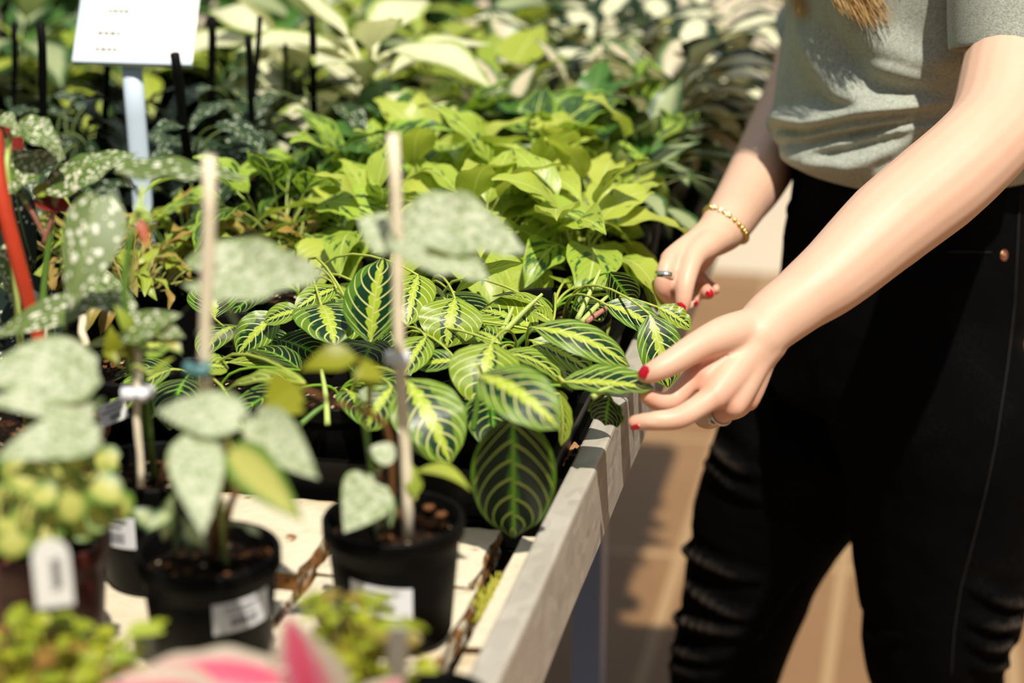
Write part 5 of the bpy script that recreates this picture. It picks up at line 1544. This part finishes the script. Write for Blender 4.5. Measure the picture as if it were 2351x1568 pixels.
RL = [Vector((.222, 2.165, .86)), Vector((.190, 2.170, .78)), D(1858, 1020, 2.28), D(1765, 1200, 2.33), D(1728, 1303, 2.35), D(1702, 1400, 2.37), D(1680, 1477, 2.39), D(1660, 1546, 2.41), Vector((.035, 2.19, .30)), Vector((.01, 2.19, .20)), Vector((-.008, 2.19, .10))]
jm.tube(RL, [(.098, .098), (.104, .100), (.104, .098), (.0880, .088), (.0770, .080), (.0715, .074), (.0665, .070), (.0640, .066), (.056, .056), (.048, .048), (.044, .044)], 26, up=(1, 0, 0), smooth=4)
WR = []
def add_wr(a, b, amp, wd):
    """a fold: a ridge along the skin between two picture points"""
    WR.append((a, b, amp, wd))
jeans = solid(jm, 'jeans', M['denim'], person, .0045, 8, .5)
jb0 = bvh_of(jeans)
folds = []
def fold(p0, p1, amp, wd):
    pts = []
    for t in [i / 10 for i in range(11)]:
        x, y = lerp(p0[0], p1[0], t), lerp(p0[1], p1[1], t)
        if len(p0) > 2: y += p0[2] * 4 * t * (1 - t)
        h, n = hit(jb0, x, y)
        if h is not None: pts.append((h, amp * (1 - .75 * t)))
    folds.append((pts, wd))
for p0, p1, a in (((1645, 1030, 14), (1740, 1085), .009), ((1628, 1065, 14), (1745, 1150), .007), ((1580, 1262, 14), (1735, 1330), .010), ((1568, 1330, 22), (1740, 1420), .010), ((1560, 1418, 14), (1740, 1450), .010), ((1552, 1490, 10), (1680, 1510), .008), ((1545, 1530, 6), (1660, 1560), .007),
                  ((2345, 1385, 10), (2240, 1350), .008), ((2330, 1430, 12), (2230, 1420), .009), ((2312, 1480, 12), (2230, 1470), .008), ((2312, 1520, 10), (2240, 1530), .008), ((1990, 1450, 4), (2060, 1465), .005), ((1795, 470, 4), (1880, 500), .004), ((1790, 540, 4), (1860, 545), .003)):
    fold(p0, p1, a, .0085)
off = world_loc(jeans)
me = jeans.data
allp = [(p, a, wd) for pts, wd in folds for p, a in pts]
from mathutils.kdtree import KDTree
kd = KDTree(len(allp))
for i, (p, a, wd) in enumerate(allp): kd.insert(p, i)
kd.balance()
fade = me.attributes.new('fade', 'FLOAT', 'POINT')
nor = [v.normal.copy() for v in me.vertices]
for v, n in zip(me.vertices, nor):
    w = v.co + off
    best = 0
    for co, i, dist in kd.find_range(w, .026):
        a, wd = allp[i][1], allp[i][2]
        g_ = a * (math.exp(-(dist / wd) ** 2) - .30 * math.exp(-((dist - .018) / .008) ** 2))
        if abs(g_) > abs(best): best = g_
    fade.data[v.index].value = max(0.0, min(1.0, (best - .0035) / .006)) * (.75 + .5 * noise.noise(w * 60))
    nz = noise.noise(w * 16) * .0022 + noise.noise(w * 45) * .0010
    v.co = v.co + n * (best + nz)
me.update()
jb = bvh_of(jeans)
def on_jeans(pts, r, name, mat, lift=.0008, n=6, parent=jeans):
    out = []
    for i in range(len(pts) - 1):
        k = max(2, int(math.hypot(pts[i + 1][0] - pts[i][0], pts[i + 1][1] - pts[i][1]) / 9))
        for j in range(k):
            t = j / k
            h, nn = hit(jb, lerp(pts[i][0], pts[i + 1][0], t), lerp(pts[i][1], pts[i + 1][1], t))
            if h is not None: out.append(h + nn * lift)
    if len(out) < 3: return None
    m = MB()
    run = [out[0]]
    for q in out[1:]:
        if (q - run[-1]).length < .03: run.append(q)
        else: break
    m.tube(run, r, n)
    return m.build(name, M[mat], parent)
on_jeans([(2340, 440), (2335, 560), (2328, 700), (2312, 840), (2285, 1020), (2262, 1130), (2232, 1250), (2205, 1350), (2190, 1450), (2182, 1560)], .0008, 'side_seam', 'thread')
on_jeans([(2175, 578), (2230, 578), (2285, 580)], .0007, 'pocket_stitching', 'thread')
on_jeans([(1793, 430), (1788, 520), (1784, 580), (1800, 630)], .0009, 'fly_seam', 'thread')
on_jeans([(1800, 428), (1840, 424), (1900, 424), (1960, 428)], .0008, 'waistband_seam', 'thread')
on_jeans([(1935, 1290), (1830, 1330), (1770, 1420), (1735, 1480)], .0007, 'inner_seam', 'thread')
def disc(px, py, r, mats, name, parent=jeans):
    h, n = hit(jb, px, py)
    if h is None: return
    a = n.orthogonal().normalized(); b = n.cross(a)
    m = MB(); rows = []
    for rr, z in ((r, -.001), (r, .0012), (r * .9, .0018), (r * .72, .0016), (r * .62, .0008), (r * .40, .0008), (r * .32, .0024), (.0001, .0028)):
        rows.append([h + n * z + (a * math.cos(q) + b * math.sin(q)) * rr for q in [6.2832 * k / 24 for k in range(24)]])
    m.grid(rows, None, wrap=True)
    m.build(name, M[mats], parent, label='copper rivet' if mats == 'copper' else 'silver button')
disc(2304, 586, .0058, 'copper', 'rivet')
disc(1820, 394, .0078, 'silver_metal', 'button')

# ---- t-shirt: one sheet from neck to hem, folds gathered above the waist
NA, NZ = 240, 130
def shirt_ring(z):
    L = [(.985, .230, .122, .160), (1.00, .230, .136, .166), (1.03, .230, .150, .172), (1.06, .229, .146, .166), (1.10, .229, .142, .166), (1.16, .229, .138, .170), (1.23, .232, .138, .172), (1.30, .238, .122, .172), (1.355, .250, .100, .165), (1.385, .256, .082, .135), (1.41, .258, .066, .100), (1.435, .256, .056, .070)]
    for i in range(len(L) - 1):
        if z <= L[i + 1][0]:
            t = (z - L[i][0]) / (L[i + 1][0] - L[i][0]); t = max(0, t); t = t * t * (3 - 2 * t) if False else t
            return tuple(lerp(a, b, t) for a, b in zip(L[i][1:], L[i + 1][1:]))
    return L[-1][1:]
def shirt_pt(u, v):
    """u round the body (0 = straight ahead, towards the bench), v from hem to neck"""
    th = u * 2 * math.pi
    hem = .990 + .016 * max(0, math.sin(th)) + .003 * math.sin(th * 3 + .4)
    z = lerp(hem, 1.435, v)
    cx, rx, ry = shirt_ring(z)
    near = math.sin(th)          # +1 on the near side (towards -Y)
    front = math.cos(th)
    r = 0.0
    hgt = z - hem
    env = min(1, hgt / .03)
    w = Vector((math.cos(th) * 2.2, math.sin(th) * 2.2, z * 9))
    r += (.006 * noise.noise(w) + .004 * noise.noise(w * 2.1 + Vector((3, 1, 7)))) * env
    tuck = .012 * (1 - min(1, hgt / .030)) ** 2
    return Vector((cx - (rx + r - tuck) * math.cos(th), PY - (ry + r - tuck) * math.sin(th), z))
rows = [[shirt_pt(i / NA, j / NZ) for i in range(NA)] for j in range(NZ + 1)]
# folds: ridges and creases laid along the lines where the photo shows them
tmp = MB(); tmp.grid(rows, None, wrap=True)
sbv = BVHTree.FromPolygons([tuple(p) for p in tmp.v], tmp.f)
SF = []
for pts, amp, wd in (([(1768, 287), (1800, 266), (1860, 282), (1950, 266), (2060, 250), (2170, 232)], .016, .011), ([(1800, 296), (1830, 306), (1880, 297), (1950, 277), (2060, 262), (2175, 254)], -.014, .0055),
                     ([(1772, 312), (1850, 314), (1920, 299), (2020, 280), (2130, 266)], .011, .008), ([(1800, 328), (1860, 326), (1930, 313), (2040, 291), (2165, 270)], -.014, .0055),
                     ([(1850, 346), (1950, 330), (2060, 302), (2160, 280)], .009, .007), ([(1862, 360), (1930, 347), (2010, 326), (2120, 292)], -.011, .0055),
                     ([(1780, 350), (1850, 378), (1950, 384), (2040, 352)], .012, .014), ([(1985, 398), (2060, 368), (2130, 330)], -.008, .007),
                     ([(1830, 60), (1880, 150), (1930, 215), (1990, 235)], .010, .014), ([(1905, 60), (1950, 140), (1990, 190), (2080, 212), (2180, 198)], -.010, .013), ([(2000, 150), (2080, 172), (2180, 205)], .009, .013),
                     ([(1800, 180), (1820, 240)], .007, .010), ([(1850, 215), (1900, 245), (1960, 250)], -.006, .009), ([(1940, 20), (2010, 100), (2100, 140), (2200, 150)], .007, .016)):
    for i in range(len(pts) - 1):
        for k in range(8):
            t = k / 8
            r_ = ray(lerp(pts[i][0], pts[i + 1][0], t), lerp(pts[i][1], pts[i + 1][1], t)).normalized()
            h = sbv.ray_cast(CAM_POS, r_)
            u = (i + t) / (len(pts) - 1)
            if h[0] is not None: SF.append((h[0], amp * min(1, .35 + 3 * u, .35 + 3 * (1 - u)), wd))
kd2 = KDTree(len(SF))
for i, q in enumerate(SF): kd2.insert(q[0], i)
kd2.balance()
def fold_shirt(p):
    c_ = Vector((shirt_ring(p.z)[0], PY, p.z)); n_ = (p - c_).normalized()
    up_, dn_ = 0, 0
    for co, i, dist in kd2.find_range(p, .035):
        a_, w_ = SF[i][1], SF[i][2]
        g_ = a_ * math.exp(-(dist / w_) ** 2)
        up_, dn_ = max(up_, g_), min(dn_, g_)
    return p + n_ * (up_ + dn_)
rows = [[fold_shirt(p) for p in r] for r in rows]
# the same loose gathering on the side away from the camera
inner = []
for q in (0.35, 1.0):
    inner.append([p.lerp(Vector((PX, PY, p.z)), .03 * q) + Vector((0, 0, .006 * q)) for p in rows[0]])
sh = MB(); sh.grid(inner[::-1] + rows, None, wrap=True)
# sleeves
for arm, sgn in ((LA, -1), (RA, 1)):
    a = [Vector((.256, PY + sgn * .095, 1.375)), arm[0], arm[1], arm[1].lerp(arm[2], .5), arm[2] + (arm[2] - arm[1]) * .06]
    P_, R_ = path(a, [(.060, .052), (.068, .060), (.066, .060), (.063, .058), (.062, .0575)], 7)
    fr = frames(P_)
    rs = []
    for i, (p, r, (t, aa, b)) in enumerate(zip(P_, R_, fr)):
        rs.append([p + aa * ((r[0] + .003 * noise.noise(Vector((math.cos(6.2832 * k / 40) * 2, math.sin(6.2832 * k / 40) * 2, i * .22 + sgn))) + (.0012 if i > len(P_) - 6 and i < len(P_) - 1 and k >= 0 else 0)) * math.cos(6.2832 * k / 40)) + b * (r[1] * math.sin(6.2832 * k / 40)) for k in range(40)])
    last = rs[-1]; cc = P_[-1]
    rs.append([q.lerp(cc, .05) - (P_[-1] - P_[-2]) * .2 for q in last]); rs.append([q.lerp(cc, .08) - (P_[-1] - P_[-2]) * 1.5 for q in last])
    sh.grid(rs, None, wrap=True)
shirt = sh.build('t_shirt', M['shirt'], person)
ss = shirt.modifiers.new('fine', 'SUBSURF'); ss.levels = 1; ss.render_levels = 1

# ---- shoes, hair, eyes
for x, y in ((.365, 2.08), (-.005, 2.19)):
    g = MB()
    g.tube([Vector((x + .06, y, .045)), Vector((x, y, .06)), Vector((x - .07, y, .050)), Vector((x - .17, y, .032))], [(.040, .034), (.058, .042), (.044, .046), (.028, .042)], 18, up=(0, 0, 1), smooth=4, round_ends=True)
    g.v = [Vector((p.x, p.y, max(p.z, .012))) for p in g.v]
    s_ = g.build('shoe', M['shoe'], person)
    g = MB(); g.tube([Vector((x + .075, y, .008)), Vector((x - .05, y, .008)), Vector((x - .195, y, .008))], [(.008, .036), (.008, .047), (.008, .040)], 16, up=(0, 0, 1), smooth=3); g.build('sole', M['white'], s_)
for s in (-1, 1):
    p = HP(-.073, s * .031, .012)
    g = MB(); g.tube([p - Vector((.004, 0, 0)), p + Vector((.004, 0, 0))], [.010, .010], 12, round_ends=True); e_ = g.build('eye', M['eye'], person)
hr = MB()
rows = []
for i in range(12):
    z = lerp(-.10, .128, i / 11)
    w = .092 * math.sqrt(max(.02, 1 - (max(0, z) / .131) ** 2))
    rows.append([HP(.014 + w * 1.12 * math.cos(q) * (1 if math.cos(q) > 0 else (.72 if z > .045 else .15)), w * math.sin(q), z + .004 * math.sin(q * 9)) for q in [6.2832 * k / 40 for k in range(40)]])
hr.grid(rows, None, wrap=True)
rnd = random.Random(9)
def lock(root, mids, tip, n, spread, tipspread, r=.0009):
    for i in range(n):
        a = Vector((rnd.gauss(0, spread), rnd.gauss(0, spread), 0)); b = Vector((rnd.gauss(0, tipspread), rnd.gauss(0, tipspread), abs(rnd.gauss(0, tipspread * 1.6))))
        pts = [Vector(root) + a] + [Vector(m) + a.lerp(b, .4) for m in mids] + [Vector(tip) + b]
        hr.tube(pts, [r] * (len(pts) - 1) + [r * .25], 4, smooth=4)
lock(HP(.01, -.085, -.02), [Vector((.155, 2.01, 1.46)), Vector((.105, 2.02, 1.30))], D(2000, 66, 1.90), 150, .016, .010)
lock(HP(.01, -.080, -.02), [Vector((.150, 2.03, 1.46)), Vector((.100, 2.02, 1.30))], D(1965, 40, 1.90), 90, .014, .010)
lock(HP(.0, .085, -.02), [Vector((.125, 2.17, 1.46)), Vector((.075, 2.13, 1.30))], D(1848, 48, 1.99), 90, .012, .007)
lock(HP(-.01, .085, -.02), [Vector((.105, 2.18, 1.46)), Vector((.050, 2.14, 1.32))], D(1752, 14, 2.0), 26, .010, .014, .0006)
hr.build('hair', M['hair'], person)
